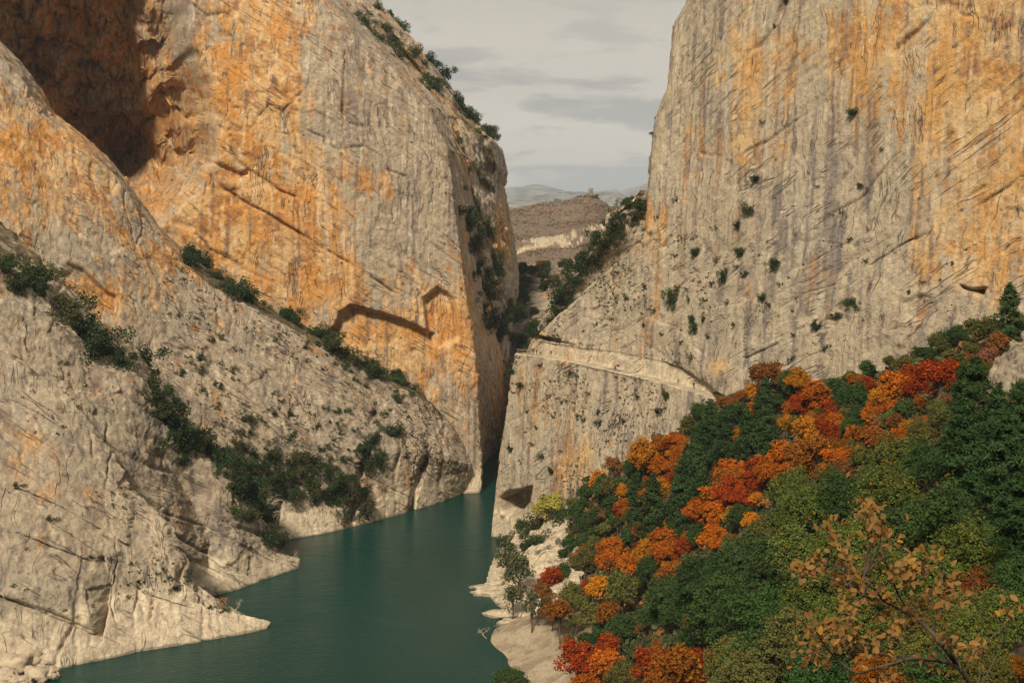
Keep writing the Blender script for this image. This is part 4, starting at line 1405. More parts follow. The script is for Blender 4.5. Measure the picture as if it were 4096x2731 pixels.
def forest():
    recs = []
    miss = 0
    for i, (sx, sy, w, cc, kind) in enumerate(TREES):
        sx, sy, w = float(sx), float(sy), float(w) * ((1.25 if sy > '2520' else 1.5) if cc in 'ORYABNW' else (1.15 if kind == 'bigpine' else 1.22))
        D, sc, ok = solve_depth(sx, sy, w, kind)
        miss += not ok
        if cc in 'ORYAW' and D > 150: D -= 6.0    # the turning trees stand clear of the evergreens
        recs.append((sx, sy, D, sc, cc, kind))
    print('trees', len(recs), 'unsolved', miss, 'D range', min(r[2] for r in recs), max(r[2] for r in recs))
    for (sx, sy, D, sc, cc, kind) in list(recs):     # smaller neighbours of the turning trees
        if cc not in 'ORYA' or D < 150 or sy > 2520: continue
        wp = sc * PDIM[kind][0] * F / D * 4
        for _ in range(2 if sy < 2300 else 1):
            c2 = {'O': 'OYRA', 'R': 'ROBR', 'Y': 'YOAV', 'A': 'AVBY'}[cc][rng.integers(4)]
            w2 = wp * rng.uniform(0.45, 0.75)
            x2, y2 = sx + rng.uniform(-.95, .95) * wp, sy + rng.uniform(-.35, .6) * wp
            D2, s2, ok = solve_depth(x2, y2, w2, 'broad')
            if ok: recs.append((x2, y2, D2, s2, c2, 'broad'))
    groups = {}
    for i, r in enumerate(recs):
        key = (r[4], KINDW[r[5]], zone(r[0], r[1], r[2]))
        groups.setdefault(key, []).append(i)
    rank = {}
    for key, ids in groups.items():
        for q, i in enumerate(sorted(ids, key=lambda j: recs[j][0])):
            rank[i] = (q, len(ids), key)
    counts = {k[:-1]: sum(1 for p in PROTO if p[:-1] == k[:-1]) for k in PROTO}
    for i, (sx, sy, D, sc, cc, kind) in enumerate(recs):
        col, al, word = COLOURS[cc]
        jit = rng.uniform(0.82, 1.2)
        col = tuple(np.clip(np.array(col) * jit * rng.uniform(0.92, 1.08, 3), 0, 1))
        p = W(sx, sy, D)
        gz = float(ground_h(p[0], p[1])[0])
        cw, ch = PDIM[kind]
        base = p[2] - ch * sc
        q, n, key = rank[i]
        nm = 'pine_tree' if 'pine' in kind else ('oak_tree' if kind == 'oak' else 'deciduous_tree')
        e = put_tree(nm, kind, i % counts[kind], (p[0], p[1], min(base, gz + 0.9 * sc) if cc in 'ORYAW' else (min(base, gz) if base - gz > 1.5 * sc else base)), sc, rng.uniform(0, 6.28), col, al, rng.uniform(0.92, 1.12))
        lab = '%s %s %s' % (word, KINDW[kind], key[2])
        if n > 1:
            lab += ', %s of these from the water' % ordinal(q)
        set_props(e, lab, 'tree', 'trees on the wooded slope')


forest()

# ------------------------------------------------------------------ bushes on ledges and faces
for k in range(4):
    PROTO['bush%d' % k] = bush_mesh('bush%d' % k, 131 + k, 620, 0.10, flat=(0.8, 1.0, 0.7, 1.2)[k])
for k in range(3):
    PROTO['holm%d' % k] = bush_mesh('holm%d' % k, 141 + k, 1900, 0.075, flat=(0.85, 1.1, 0.95)[k], lobes=16)
BC = [(0.034, 0.062, 0.024), (0.044, 0.074, 0.026), (0.056, 0.076, 0.028), (0.072, 0.074, 0.034), (0.030, 0.056, 0.024)]


def near_vertices(names, polyl, half):
    Ps, Ns = [], []
    for nm in names:
        P, Nf, x, y = SURF[nm]
        ok = seg_dist(x, y, polyl) < half
        Ps.append(P[ok])
        Ns.append(Nf[ok])
    return np.concatenate(Ps), np.concatenate(Ns)


def put_bush(p, r, kind, k, colour, label, group, zs=1.0, alpha=1.0, name='bush', cat='bush'):
    b = obj(name, PROTO['%s%d' % (kind, k)], loc=p)
    b.scale = (r, r, r * zs)
    b.rotation_euler = (0, 0, random.uniform(0, 6.28))
    b.color = (*colour, alpha)
    set_props(b, label, cat, group)
    return b


def scatter(names, polyl, half, n, rmin, rmax, where, group, sep=0.8, kind='bush', cols=BC, zs=(0.8, 1.2), alpha=1.0, sink=0.25, strung=False):
    P, Nf = near_vertices(names, polyl, half)
    if not len(P):
        print('no room', where)
        return
    rg = np.random.default_rng(len(P) + n)
    done, tries = [], 0
    if strung:                             # rooted one after another along the ledge
        pl = np.array(polyl, float)
        L = np.r_[0, np.cumsum(np.hypot(*np.diff(pl, axis=0).T))]
        X, Y = src(P)
        for t in (np.arange(n) + rg.uniform(-.45, .45, n)) / n * L[-1]:
            x0 = np.interp(t, L, pl[:, 0]) + rg.normal() * half * .25
            y0 = np.interp(t, L, pl[:, 1]) + rg.normal() * half * .45
            i = int(np.argmin((X - x0) ** 2 + (Y - y0) ** 2))
            done.append((P[i], rmin + (rmax - rmin) * rg.random() ** 1.3, Nf[i]))
        tries = n * 30
    while len(done) < n and tries < n * 30:
        tries += 1
        i = rg.integers(len(P))
        r = rmin + (rmax - rmin) * rg.random() ** 1.6
        if all(np.linalg.norm(P[i] - q) > sep * (r + s) * 0.7 for q, s, _ in done):
            done.append((P[i], r, Nf[i]))
    for p, r, nn in done:
        c = tuple(np.array(cols[rg.integers(len(cols))]) * rg.uniform(0.85, 1.2))
        SCATTERED.append(dict(p=p, r=r, kind=kind, k=int(rg.integers(sum(1 for q in PROTO if q[:-1] == kind))), c=c, where=where, group=group, zs=rg.uniform(*zs), alpha=alpha, sink=sink,
                              size='large' if r > rmin + 0.62 * (rmax - rmin) else ('small' if r < rmin + 0.22 * (rmax - rmin) else 'middling')))


SCATTERED = []


def place_scattered():
    """the 290 that show largest stand singly; the rest of the oak scrub is one mass"""
    oaks = sorted((d for d in SCATTERED if d['kind'] == 'holm'), key=lambda d: -d['r'] / d['p'][1])
    rest = oaks[290:]
    keep = [d for d in SCATTERED if d['kind'] != 'holm'] + oaks[:290]
    zones = {}
    for d in keep:
        zones.setdefault(d['where'], []).append(d)
    for where, ds in zones.items():
        for j, d in enumerate(sorted(ds, key=lambda d: d['p'][0])):
            word = 'holm oak' if d['kind'] == 'holm' else 'bush'
            lab = '%s dark %s %s, %s from the left' % (d['size'], word, where, ordinal(j))
            put_bush(d['p'] - np.array([0, 0, d['r'] * d['sink']]), d['r'], d['kind'], d['k'], d['c'], lab, d['group'], d['zs'], d['alpha'], word.replace(' ', '_'), 'tree' if d['kind'] == 'holm' else 'bush')
    if rest:
        P = np.array([d['p'] + np.array([0, 0, .15 * d['r']]) for d in rest])
        stuff_clumps('ledge_scrub', P, np.array([d['r'] for d in rest]), BC, 17, 240, 'low evergreen scrub filling the ledges between the oaks', 'scrub', 0.11)


scatter(['cliff_left_terrace', 'cliff_left'], [(745, 1040), (900, 1140), (1150, 1285), (1330, 1395), (1480, 1490), (1620, 1545)], 30, 54, 0.9, 3.9, 'on the upper ledge', 'bushes on the upper ledge', kind='holm', sep=0.55, sink=0.1, strung=True)
scatter(['cliff_left_terrace'], [(760, 1070), (900, 1190), (1150, 1350), (1330, 1460), (1480, 1570), (1600, 1640)], 45, 24, 0.7, 1.5, 'below the upper ledge', 'low bushes below the upper ledge')
scatter(['cliff_spur'], [(0, 1045), (120, 1130), (260, 1255), (380, 1380), (530, 1475), (640, 1630), (730, 1755), (880, 1880), (1000, 2020)], 36, 60, 1.2, 4.4, 'on the lower ledge', 'bushes on the lower ledge', kind='holm', sep=0.5, sink=0.0, zs=(0.8, 1.25), strung=True)
scatter(['cliff_spur'], [(760, 1800), (900, 1930), (1010, 2080), (1060, 2130)], 60, 22, 1.8, 4.0, 'where the lower ledge drops to the water', 'bushes at the low end of the ledge', kind='holm', sep=0.5, sink=0.1)
scatter(['cliff_left_terrace'], [(950, 1840), (1100, 1880), (1220, 1920), (1330, 1960), (1400, 1990)], 75, 36, 1.6, 3.8, 'in the thicket above the bleached band', 'bushes of the waterside thicket', kind='holm', sep=0.75)
scatter(['cliff_left_terrace'], [(1600, 1560), (1560, 1650), (1500, 1760), (1470, 1860)], 50, 28, 1.3, 3.2, 'down the gully under the pillar', 'bushes in the gully', kind='holm')
scatter(['cliff_left_terrace'], [(850, 1480), (1100, 1650), (1350, 1780), (1300, 1850), (1000, 1700)], 140, 78, 0.9, 2.1, 'scattered on the grey slab', 'bushes on the grey slab')
scatter(['cliff_near_spur', 'cliff_spur'], [(40, 1960), (250, 2120), (480, 2220), (700, 2370), (880, 2400)], 60, 18, 0.5, 1.4, 'on the bedded rock by the near water', 'bushes on the near spur')
for ln, n, a, b_, hw, wh in (([(1480, 10), (1600, 130), (1705, 240), (1800, 350), (1850, 430), (1950, 540)], 46, 1.8, 3.8, 24, 'on the sky-line crest'),
                             ([(1440, 60), (1560, 170), (1700, 340), (1760, 450)], 44, 1.8, 3.8, 34, 'on the wooded ramp under the crest'),
                             ([(1750, 480), (1800, 570), (1870, 760), (1950, 930), (2000, 1080)], 34, 1.8, 3.4, 26, 'down the long ramp of the crest'),
                             ([(1850, 860), (1900, 1050), (1960, 1250), (1975, 1400)], 26, 2.2, 4.4, 34, 'in the shaded cleft'),
                             ([(1960, 1120), (2020, 1250), (2030, 1350)], 16, 2.0, 4.0, 34, 'deep in the gorge')):
    scatter(['cliff_back_ridge'], ln, hw, n, a, b_, wh, 'bushes on the back ridge', kind='holm', sep=0.75)
scatter(['cliff_right_buttress'], [(2540, 830), (2475, 880), (2420, 970), (2360, 1050), (2290, 1140), (2205, 1265), (2150, 1340)], 26, 46, 1.8, 3.6, 'along the back of the slab', 'bushes behind the slab', kind='holm', sep=0.5)
scatter(['cliff_right_buttress'], [(2480, 920), (2420, 1000), (2350, 1080)], 50, 12, 0.9, 2.2, 'among the rock spikes', 'bushes among the rock spikes', kind='holm')

SPOTS = '''2680 1170 46 100;2745 1184 18 30;2568 1134 18 20;2694 1014 16 18;2772 1007 26 26;2855 1027 16 42;2884 1088 27 64;2940 1056 17 22;2973 1083 24 26;3094 1051 32 52;2837 1122 18 20;2810 1187 20 30;2769 1269 22 52;2772 1306 24 42;2806 1265 15 36;
2765 1415 16 38;3048 1177 28 34;3078 1209 20 22;3265 1289 34 40;2568 1289 16 24;3167 1425 18 24;2833 1337 20 22;2735 1143 15 15;2084 1530 25 25;2050 1476 24 22;2103 1459 18 14;2168 1451 16 16;2276 1480 28 22;2304 1495 11 22;2354 1562 16 18;2461 1499 13 13;2494 1507 12 14;
2670 1568 22 46;2639 1633 28 30;2394 1644 15 16;2400 1683 24 32;2145 1706 14 20;2130 1767 14 18;2042 1782 22 30;2314 1656 15 20;2337 1671 15 18;2168 1817 20 24;2207 1870 24 26;2249 1798 14 14;2551 1576 18 16;2501 1675 13 26;2666 461 52 46;2622 529 24 26;2640 505 26 16;
2900 108 20 30;3100 95 20 20;3416 434 32 40;3016 706 32 30;2988 828 45 56;2941 889 24 34;2788 896 22 26;2775 990 32 32;2951 997 36 40;3097 1038 34 34;3528 590 13 16;3436 736 24 24;3260 733 14 14;3352 841 14 20;3043 475 15 20;3396 947 16 18;2697 787 18 22;3415 1193 46 50;
3351 1247 34 34;3462 1034 18 26;3307 1382 20 28;2620 860 14 16;2860 900 14 18;2900 1200 14 22;2930 1290 14 22;2640 1330 14 16;2600 1230 16 20;2500 1180 18 20;2450 1240 14 16;2380 1290 14 16;2720 1360 12 18;3180 1330 14 18;3120 1130 14 20;3640 1160 16 22;3690 1120 14 18;2250 1600 12 14;2210 1660 12 16;2110 1640 12 16'''
SPOTS = [tuple(map(float, q.split())) for q in SPOTS.replace('\n', '').split(';') if q.strip()]


def wall_bushes():
    P, Nf, x, y = SURF['cliff_right']
    rows = sorted(SPOTS)
    cnt = {}
    for j, (sx, sy, w, h) in enumerate(rows):
        i = int(np.argmin((x - sx) ** 2 + (y - sy - h * 0.35) ** 2))
        p = P[i]
        r = w / 8 * p[1] / F * 1.35
        zs = min(2.4, max(0.8, h / w)) * 0.85
        wh = 'on the wall below the cliff path' if sy > 1440 else ('high on the sunlit wall' if sy < 800 else 'on the wall above the cliff path')
        q = cnt.setdefault(wh, 0)
        cnt[wh] += 1
        shape = 'tall narrow' if h > w * 1.5 else ('round' if h > w * 0.9 else 'spreading')
        lab = '%s dark bush %s, %s from the gorge' % (shape, wh, ordinal(q))
        put_bush(p - np.array([0.4, 0.3, r * 0.3]) * 0.7, r, 'holm' if r > 0.8 else 'bush', j % 3, BC[j % 5], lab, 'bushes on the right wall', zs)


wall_bushes()


def gap_trees():
    P, Nf, x, y = SURF['gorge_slope']
    rg = np.random.default_rng(5)
    ok = np.where((x > 2000) & (x < 2345) & (y > 1075) & (y < 1450) & (np.abs(x - 2170) + np.abs(y - 1215) > 45))[0]
    done = []
    while len(done) < 70:
        i = rg.choice(ok)
        if all(np.linalg.norm(P[i] - P[j]) > 4.6 for j in done) or rg.random() < 0.05:
            done.append(i)
    done.sort(key=lambda i: x[i])
    for q, i in enumerate(done):
        c, w = (BC[q % 5], 'dark green') if rg.random() < 0.95 else ((0.22, 0.085, 0.02), 'russet')
        s = rg.uniform(1.0, 1.7)
        e = put_tree('gorge_tree', 'broad', q % 4, P[i] - np.array([0, 0, 2.0 * s]), s, rg.uniform(0, 6), c, 1.0)
        set_props(e, '%s tree in the gorge gap below the castle hill, %s from the cleft' % (w, ordinal(q)), 'tree', 'trees filling the gorge gap')


gap_trees()


def stuff_clumps(name, P, r, cols, seed, leaves=9, label=None, cat=None, leafk=0.42):
    rg = np.random.default_rng(seed)
    n = len(P)
    d = rg.normal(size=(n, leaves, 3))
    d /= np.linalg.norm(d, axis=2)[..., None]
    d[..., 2] = np.abs(d[..., 2])
    C = (P[:, None] + d * (r[:, None, None] * rg.uniform(0.4, 1.0, (n, leaves, 1)))).reshape(-1, 3)
    sz = np.repeat(r, leaves) * leafk
    V, Q = leaves_at(C, d.reshape(-1, 3) + np.array([0, 0, .4]), sz, rg, aspect=0.7)
    ci = rg.integers(len(cols), size=n)
    col = np.asarray(cols)[ci] * rg.uniform(0.75, 1.3, (n, 1))
    col = np.repeat(np.repeat(col, leaves, 0) * rg.uniform(0.7, 1.3, (n * leaves, 1)), 4, 0)
    m, t, b = new_mat(name + '_leaves')
    at = N(t, 'ShaderNodeVertexColor', layer_name='rock')
    t.links.new(at.outputs['Color'], b.inputs['Base Color'])
    o = obj(name, mesh_np(name, V, Q, m, attrs={'rock': np.concatenate([col, np.ones((len(col), 1))], 1)}))
    set_props(o, label, cat, kind='stuff')
    return o


def tufts():
    rg = np.random.default_rng(21)
    out = []
    for nm, cond, n in (('cliff_right', lambda x, y: (y > 850) & (x > 1990) & (x < 4000), 2600), ('cliff_left_terrace', lambda x, y: (x > 650) & (y > 1100), 2200), ('cliff_spur', lambda x, y: (x > -20), 350),
                        ('cliff_near_spur', lambda x, y: x > -20, 380), ('cliff_left', lambda x, y: (x > 1000) & (y > 0), 240), ('cliff_back_ridge', lambda x, y: x > 1300, 800), ('cliff_right_buttress', lambda x, y: x > 2000, 300), ('rocky_slope', lambda x, y: x > 0, 420)):
        P, Nf, x, y = SURF[nm]
        band = P[:, 2] > 9.5
        w = sstep(-0.05, 0.5, fbm((P / 17).astype(np.float32) + 70, 3, gain=0.6)) ** 1.5 + 0.03
        if nm == 'cliff_right':
            w = w * (0.12 + sstep(700, 1500, y)) * (0.15 + sstep(3600, 2500, x))
            lx = np.interp(x, [p[0] for p in LIPR], [p[1] for p in LIPR])
            px = np.interp(x, [p[0] for p in PATH], [p[1] for p in PATH])
            w = w * np.where((y > lx - 8) & (y < px + 8) & (x < 2950), 0.0, 1.0)
        w = w * (cond(x, y) & band)
        i = rg.choice(len(P), n, p=w / w.sum())
        out.append(P[i])
    P = np.concatenate(out)
    r = 0.22 + 0.5 * rg.random(len(P)) ** 2.2
    stuff_clumps('cliff_vegetation', P, r, [(0.04, 0.055, 0.022), (0.06, 0.06, 0.03), (0.12, 0.085, 0.045), (0.09, 0.07, 0.04), (0.032, 0.05, 0.02)], 8, 8, 'small tufts and cushion plants dotting the cliff faces', 'plants')
    # scrub of the castle hill
    P, Nf, x, y = SURF['castle_hill']
    nrm = np.where((y < 1160) & (x > 1980) & (x < 2640))[0]
    w = np.ones(len(nrm))
    xx, yy = x[nrm] - 2030, y[nrm]
    cl = ((yy > 975 - .2 * xx) & (yy < 1028 - .2 * xx)) | ((yy > 1060 - .12 * xx) & (yy < 1082 - .12 * xx) & (x[nrm] > 2160))
    w = np.where(cl, 0.04, 1.0) * (0.12 + sstep(-0.25, 0.45, fbm((P[nrm] / np.array([70.0, 70.0, 14.0])).astype(np.float32), 4, gain=0.6)))
    i = nrm[rg.choice(len(nrm), 9000, p=w / w.sum())]
    low = sstep(880, 960, y[i])
    cols = [(0.085, 0.07, 0.04), (0.055, 0.055, 0.028), (0.24, 0.105, 0.045), (0.17, 0.10, 0.06), (0.28, 0.11, 0.035), (0.04, 0.05, 0.025), (0.20, 0.12, 0.08)]
    stuff_clumps('hill_scrub', P[i], rg.uniform(0.9, 3.0, len(i)), cols, 9, 7, 'brown and green scrub covering the castle hill', 'scrub')
    # undergrowth between the trees
    n = 26000
    X, Y = rg.uniform(-8, 150, n), rg.uniform(25, 372, n)
    Z = ground_h(X, Y)
    sx, sy = src(np.stack([X, Y, Z], 1))
    wd = 0.81 * (X + 4) + 0.59 * (Y - 384)
    ok = (Z > 7.0 + 2.5 * perlin(np.stack([X, Y, X * 0], 1) / 8)) & (wd < -1) & (sx < 4350) & (sy < 2950) & (sx > 2120)
    P = np.stack([X, Y, Z], 1)[ok]
    r = rg.uniform(0.45, 1.25, len(P)) * np.clip(P[:, 1] / 160, 0.45, 1.1)
    stuff_clumps('undergrowth', P + np.array([0, 0, .15]), r, [(0.045, 0.060, 0.022), (0.07, 0.07, 0.028), (0.10, 0.075, 0.035), (0.17, 0.075, 0.025), (0.035, 0.05, 0.02), (0.08, 0.085, 0.04)], 10, 16, 'shrubby undergrowth covering the ground between the trees', 'undergrowth')


tufts()
place_scattered()

# ------------------------------------------------------------------ shore details
def ico(sub=3):
    import bmesh
    bm = bmesh.new()
    bmesh.ops.create_icosphere(bm, subdivisions=sub, radius=1)
    V = np.array([v.co[:] for v in bm.verts])
    T = np.array([[v.index for v in f.verts] for f in bm.faces])
    bm.free()
    return V, T


def boulders():
    V0, T0 = ico(4)
    rocks = [(60, 2660, 5.2, 'big pale boulder at the corner of the near water, tallest of its heap'), (150, 2700, 3.4, 'squat pale boulder in front of the tallest one'), (205, 2690, 2.0, 'low pale boulder at the waterline point'), (20, 2715, 3.0, 'pale boulder half cut off by the picture edge'),
             (110, 2640, 1.8, 'small pale boulder on top of the heap'), (175, 2655, 1.3, 'smallest pale stone behind the heap'), (95, 2725, 2.2, 'wet-footed pale boulder lowest in the heap')]
    for k, (sx, sy, r, lab) in enumerate(rocks):
        D = DW(sy + 22) if sy < 2700 else DW(sy + 15)
        p = W(sx, sy, D)
        v = V0.copy()
        sc = np.array([1.2, 1.0, 0.75])
        d = 0.55 * fbm((v * 0.8 + k * 9).astype(np.float32), 3) + 0.16 * fbm((v * 3 + k).astype(np.float32), 3)
        cst, _ = worley(v[:, 0] * 1.4 + k * 7, v[:, 2] * 1.4 + v[:, 1])
        v = v * (1 + d + 0.22 * (cst - .5))[:, None] * sc * r * 0.72
        wp = v + p
        m = np.zeros((len(v), 4))
        m[:, 1] = 0.7
        me = mesh_np('boulder', v, None, M_ROCK, attrs={'rock': rock_colour(wp, m, PAL_L)}, T=T0)
        set_props(obj('boulder', me, loc=(p[0], p[1], p[2])), lab, 'boulder', 'boulders at the near left shore')
    # pale rock shelves that just break the surface on the right bank
    for sx, sy, a, lab in ((1985, 2352, 5.5, 'long flat pale rock shelf below the rocky slope'), (1960, 2372, 4.0, 'lower pale rock shelf pointing into the water'), (2010, 2455, 4.2, 'thin pale rock shelf under the grey saplings'), (2050, 2490, 3.0, 'rounded pale rock at the root of the sandy spit')):
        p = W(sx, sy, DW(sy))
        v = V0 * np.array([a, a * 0.7, 0.9]) * (1 + 0.35 * fbm((V0 * 1.2 + sx).astype(np.float32), 4))[:, None]
        m = np.zeros((len(v), 4))
        m[:, 1] = 0.9
        me = mesh_np('shore_rock', v, None, M_ROCK, attrs={'rock': rock_colour(v + p, m, PAL_R)}, T=T0)
        set_props(obj('shore_rock', me, loc=p), lab, 'rock', 'rock shelves along the right shore')


boulders()


def dead_wood():
    def at_surface(names, sx, sy):
        best = None
        for nm in names:
            P, Nf, x, y = SURF[nm]
            i = int(np.argmin((x - sx) ** 2 + (y - sy) ** 2))
            d = (x[i] - sx) ** 2 + (y[i] - sy) ** 2
            if best is None or d < best[0]: best = (d, P[i])
        return best[1]
    g = [('dead_shrub', at_surface(['cliff_spur'], 1150, 2240), 4.5, M_DRIFT, (1.2, 0.0), 'bleached dead shrub leaning off the tip of the second spur'),
         ('dead_shrub', at_surface(['cliff_spur'], 1120, 2215), 3.2, M_DRIFT, (0.6, -0.2), 'smaller dead shrub behind the leaning one on the second spur'),
         ('dead_shrub', at_surface(['cliff_near_spur'], 940, 2440), 4.0, M_DRIFT, (0.5, -.1), 'bleached dead shrub on the pale near point'),
         ('dead_shrub', at_surface(['cliff_near_spur'], 905, 2415), 2.6, M_DRIFT, (-0.3, 0), 'low dead twigs beside the orange bush on the near point'),
         ('dead_shrub', W(1945, 2545, DW(2560)), 3.6, M_DRIFT, (-0.9, 0.1), 'white driftwood snag at the water edge of the spit'),
         ('dead_shrub', W(1990, 2520, DW(2540)), 2.6, M_BARK_GREY, (0.1, 0), 'grey leafless shrub standing behind the driftwood snag')]
    for k, (nm, p, h, mat, lean, lab) in enumerate(g):
        e = obj(nm, None, loc=p)
        obj('branches', bare_tree(nm, 200 + k, mat, h, depth=4, r0=0.13, lean=lean, spread=1.0), e)
        set_props(e, lab, 'dead shrub', 'dead shrubs at the waterline')
    for k, (sx, sy, h, lab) in enumerate(((2281, 2500, 6.0, 'leafless grey tree among the amber trees above the spit'), (2740, 2420, 3.5, 'grey leafless twigs poking from the dark oak'), (3600, 1990, 3.0, 'bare pale branch arching over the yellow-flecked oaks'))):
        D = solve_depth(sx, sy, 60, 'broad')[0]
        p = W(sx, sy, D)
        e = obj('bare_tree', None, loc=(p[0], p[1], float(ground_h(p[0], p[1])[0])))
        obj('branches', bare_tree('bare_tree', 220 + k, M_BARK_GREY, h, depth=5, r0=0.1, spread=0.7), e)
        set_props(e, lab, 'tree', 'leafless trees')
    for k, (sx, sy, w, lab) in enumerate(((2032, 2300, 80, 'tall wispy grey-green sapling in front of the pale rock'), (2078, 2372, 92, 'denser grey-green sapling beside the wispy one'), (2128, 2500, 66, 'light green sapling on the sandy spit'), (2050, 2420, 60, 'low grey-green sapling at the rock shelf'))):
        D = DW(sy + 70)
        p = W(sx, sy, D)
        sc = w / 4 * D / F / 3.6 * 1.5
        e = put_tree('sapling', 'sparse', k % 2, (p[0], p[1], max(0.1, float(ground_h(p[0], p[1])[0]) - .2)), sc, k * 1.3, (0.10, 0.115, 0.058), 0.98, 1.15)
        set_props(e, lab, 'sapling', 'saplings on the right shore')
    # bushes growing from the rocky slope
    P, Nf, x, y = SURF['rocky_slope']
    for k, (sx, sy, w) in enumerate(((2022, 2160, 46), (2096, 2112, 50), (2130, 2140, 56), (2165, 2105, 62), (2048, 2205, 40), (2112, 2200, 46), (2160, 2178, 52), (2250, 2105, 46), (2345, 2128, 52), (2377, 2154, 62), (2271, 2185, 44), (2228, 2000, 60), (2197, 2038, 60), (2281, 1965, 44), (2366, 1985, 52), (2300, 2130, 30), (2210, 2150, 36), (2000, 2230, 26))):
        i = int(np.argmin((x - sx) ** 2 + (y - sy) ** 2))
        p = P[i]
        r = w / 8 * p[1] / F * 1.6
        put_bush(p - np.array([0, 0, .3 * r]), r, 'holm', k % 3, BC[k % 5], 'dark green bush on the pale rocky slope, %s of its scatter from the water up' % ordinal(k), 'bushes on the pale rocky slope', 1.0)
    p = at_surface(['cliff_near_spur'], 890, 2405)
    put_bush(p, 0.9, 'bush', 1, (0.42, 0.13, 0.02), 'small orange bush beside dead twigs on the near point', 'bushes on the near spur')


dead_wood()

# ------------------------------------------------------------------ castle ruin on the far hill
def castle():
    base = W(2364, 786, 2196)
    base[2] -= 0.6
    stone = plain('castle_stone', (0.22, 0.15, 0.09), var=0.4, scale=0.8)
    e = obj('castle_tower', None, loc=base)
    e.scale = (1.12, 1.12, 1.15)
    w, d, hgt, th = 6.2, 6.0, 12.6, 1.1
    rg = np.random.default_rng(2)

    def wall(profile, length, pos, rot, hole=None):
        n = len(profile)
        mb = MB()
        for k in range(n - 1):
            x0, x1 = length * (k / (n - 1) - .5), length * ((k + 1) / (n - 1) - .5)
            z0, z1 = profile[k], profile[k + 1]
            segs = [(-1, z0, z1)] if not hole or k not in hole[0] else [(-1, hole[1], hole[1]), (hole[2], z0, z1)]
            for zb, a, b2 in segs:
                V = [(x0, -th / 2, zb), (x1, -th / 2, zb), (x1, th / 2, zb), (x0, th / 2, zb), (x0, -th / 2, a), (x1, -th / 2, b2), (x1, th / 2, b2), (x0, th / 2, a)]
                mb.add(np.array(V), np.array([(0, 1, 5, 4), (1, 2, 6, 5), (2, 3, 7, 6), (3, 0, 4, 7), (4, 5, 6, 7), (3, 2, 1, 0)]))
        o = obj('wall', mb.mesh('wall', stone), e)
        o.location = pos
        o.rotation_euler = (0, 0, rot)
    wall([12.2, 12.8, 12.6, 10.9, 11.4, 12.5, 12.4, 11.2], w, (0, -d / 2, 0), 0, ((3, 4), 6.2, 9.0))
    wall([12.6, 12.0, 10.2, 9.5, 8.7, 9.2], w, (0, d / 2, 0), 0)
    wall([12.0, 11.4, 10.2, 10.8, 11.9], d - th - .02, (-w / 2 + th / 2, 0, 0), R(90))
    wall([9.0, 7.2, 8.8, 10.4, 11.2], d - th - .02, (w / 2 - th / 2, 0, 0), R(90))
    set_props(e, 'ruined square stone tower with broken top on the far hill', 'tower')
    put_bush(W(2386, 779, 2195) - np.array([0, 0, 3]), 3.6, 'holm', 0, (0.05, 0.05, 0.03), 'round dark bush right beside the ruined tower', 'bushes at the ruin')
    put_bush(W(2371, 787, 2190) - np.array([0, 0, 2]), 3.0, 'holm', 1, (0.07, 0.055, 0.03), 'low brownish bush at the foot of the ruined tower', 'bushes at the ruin')


castle()

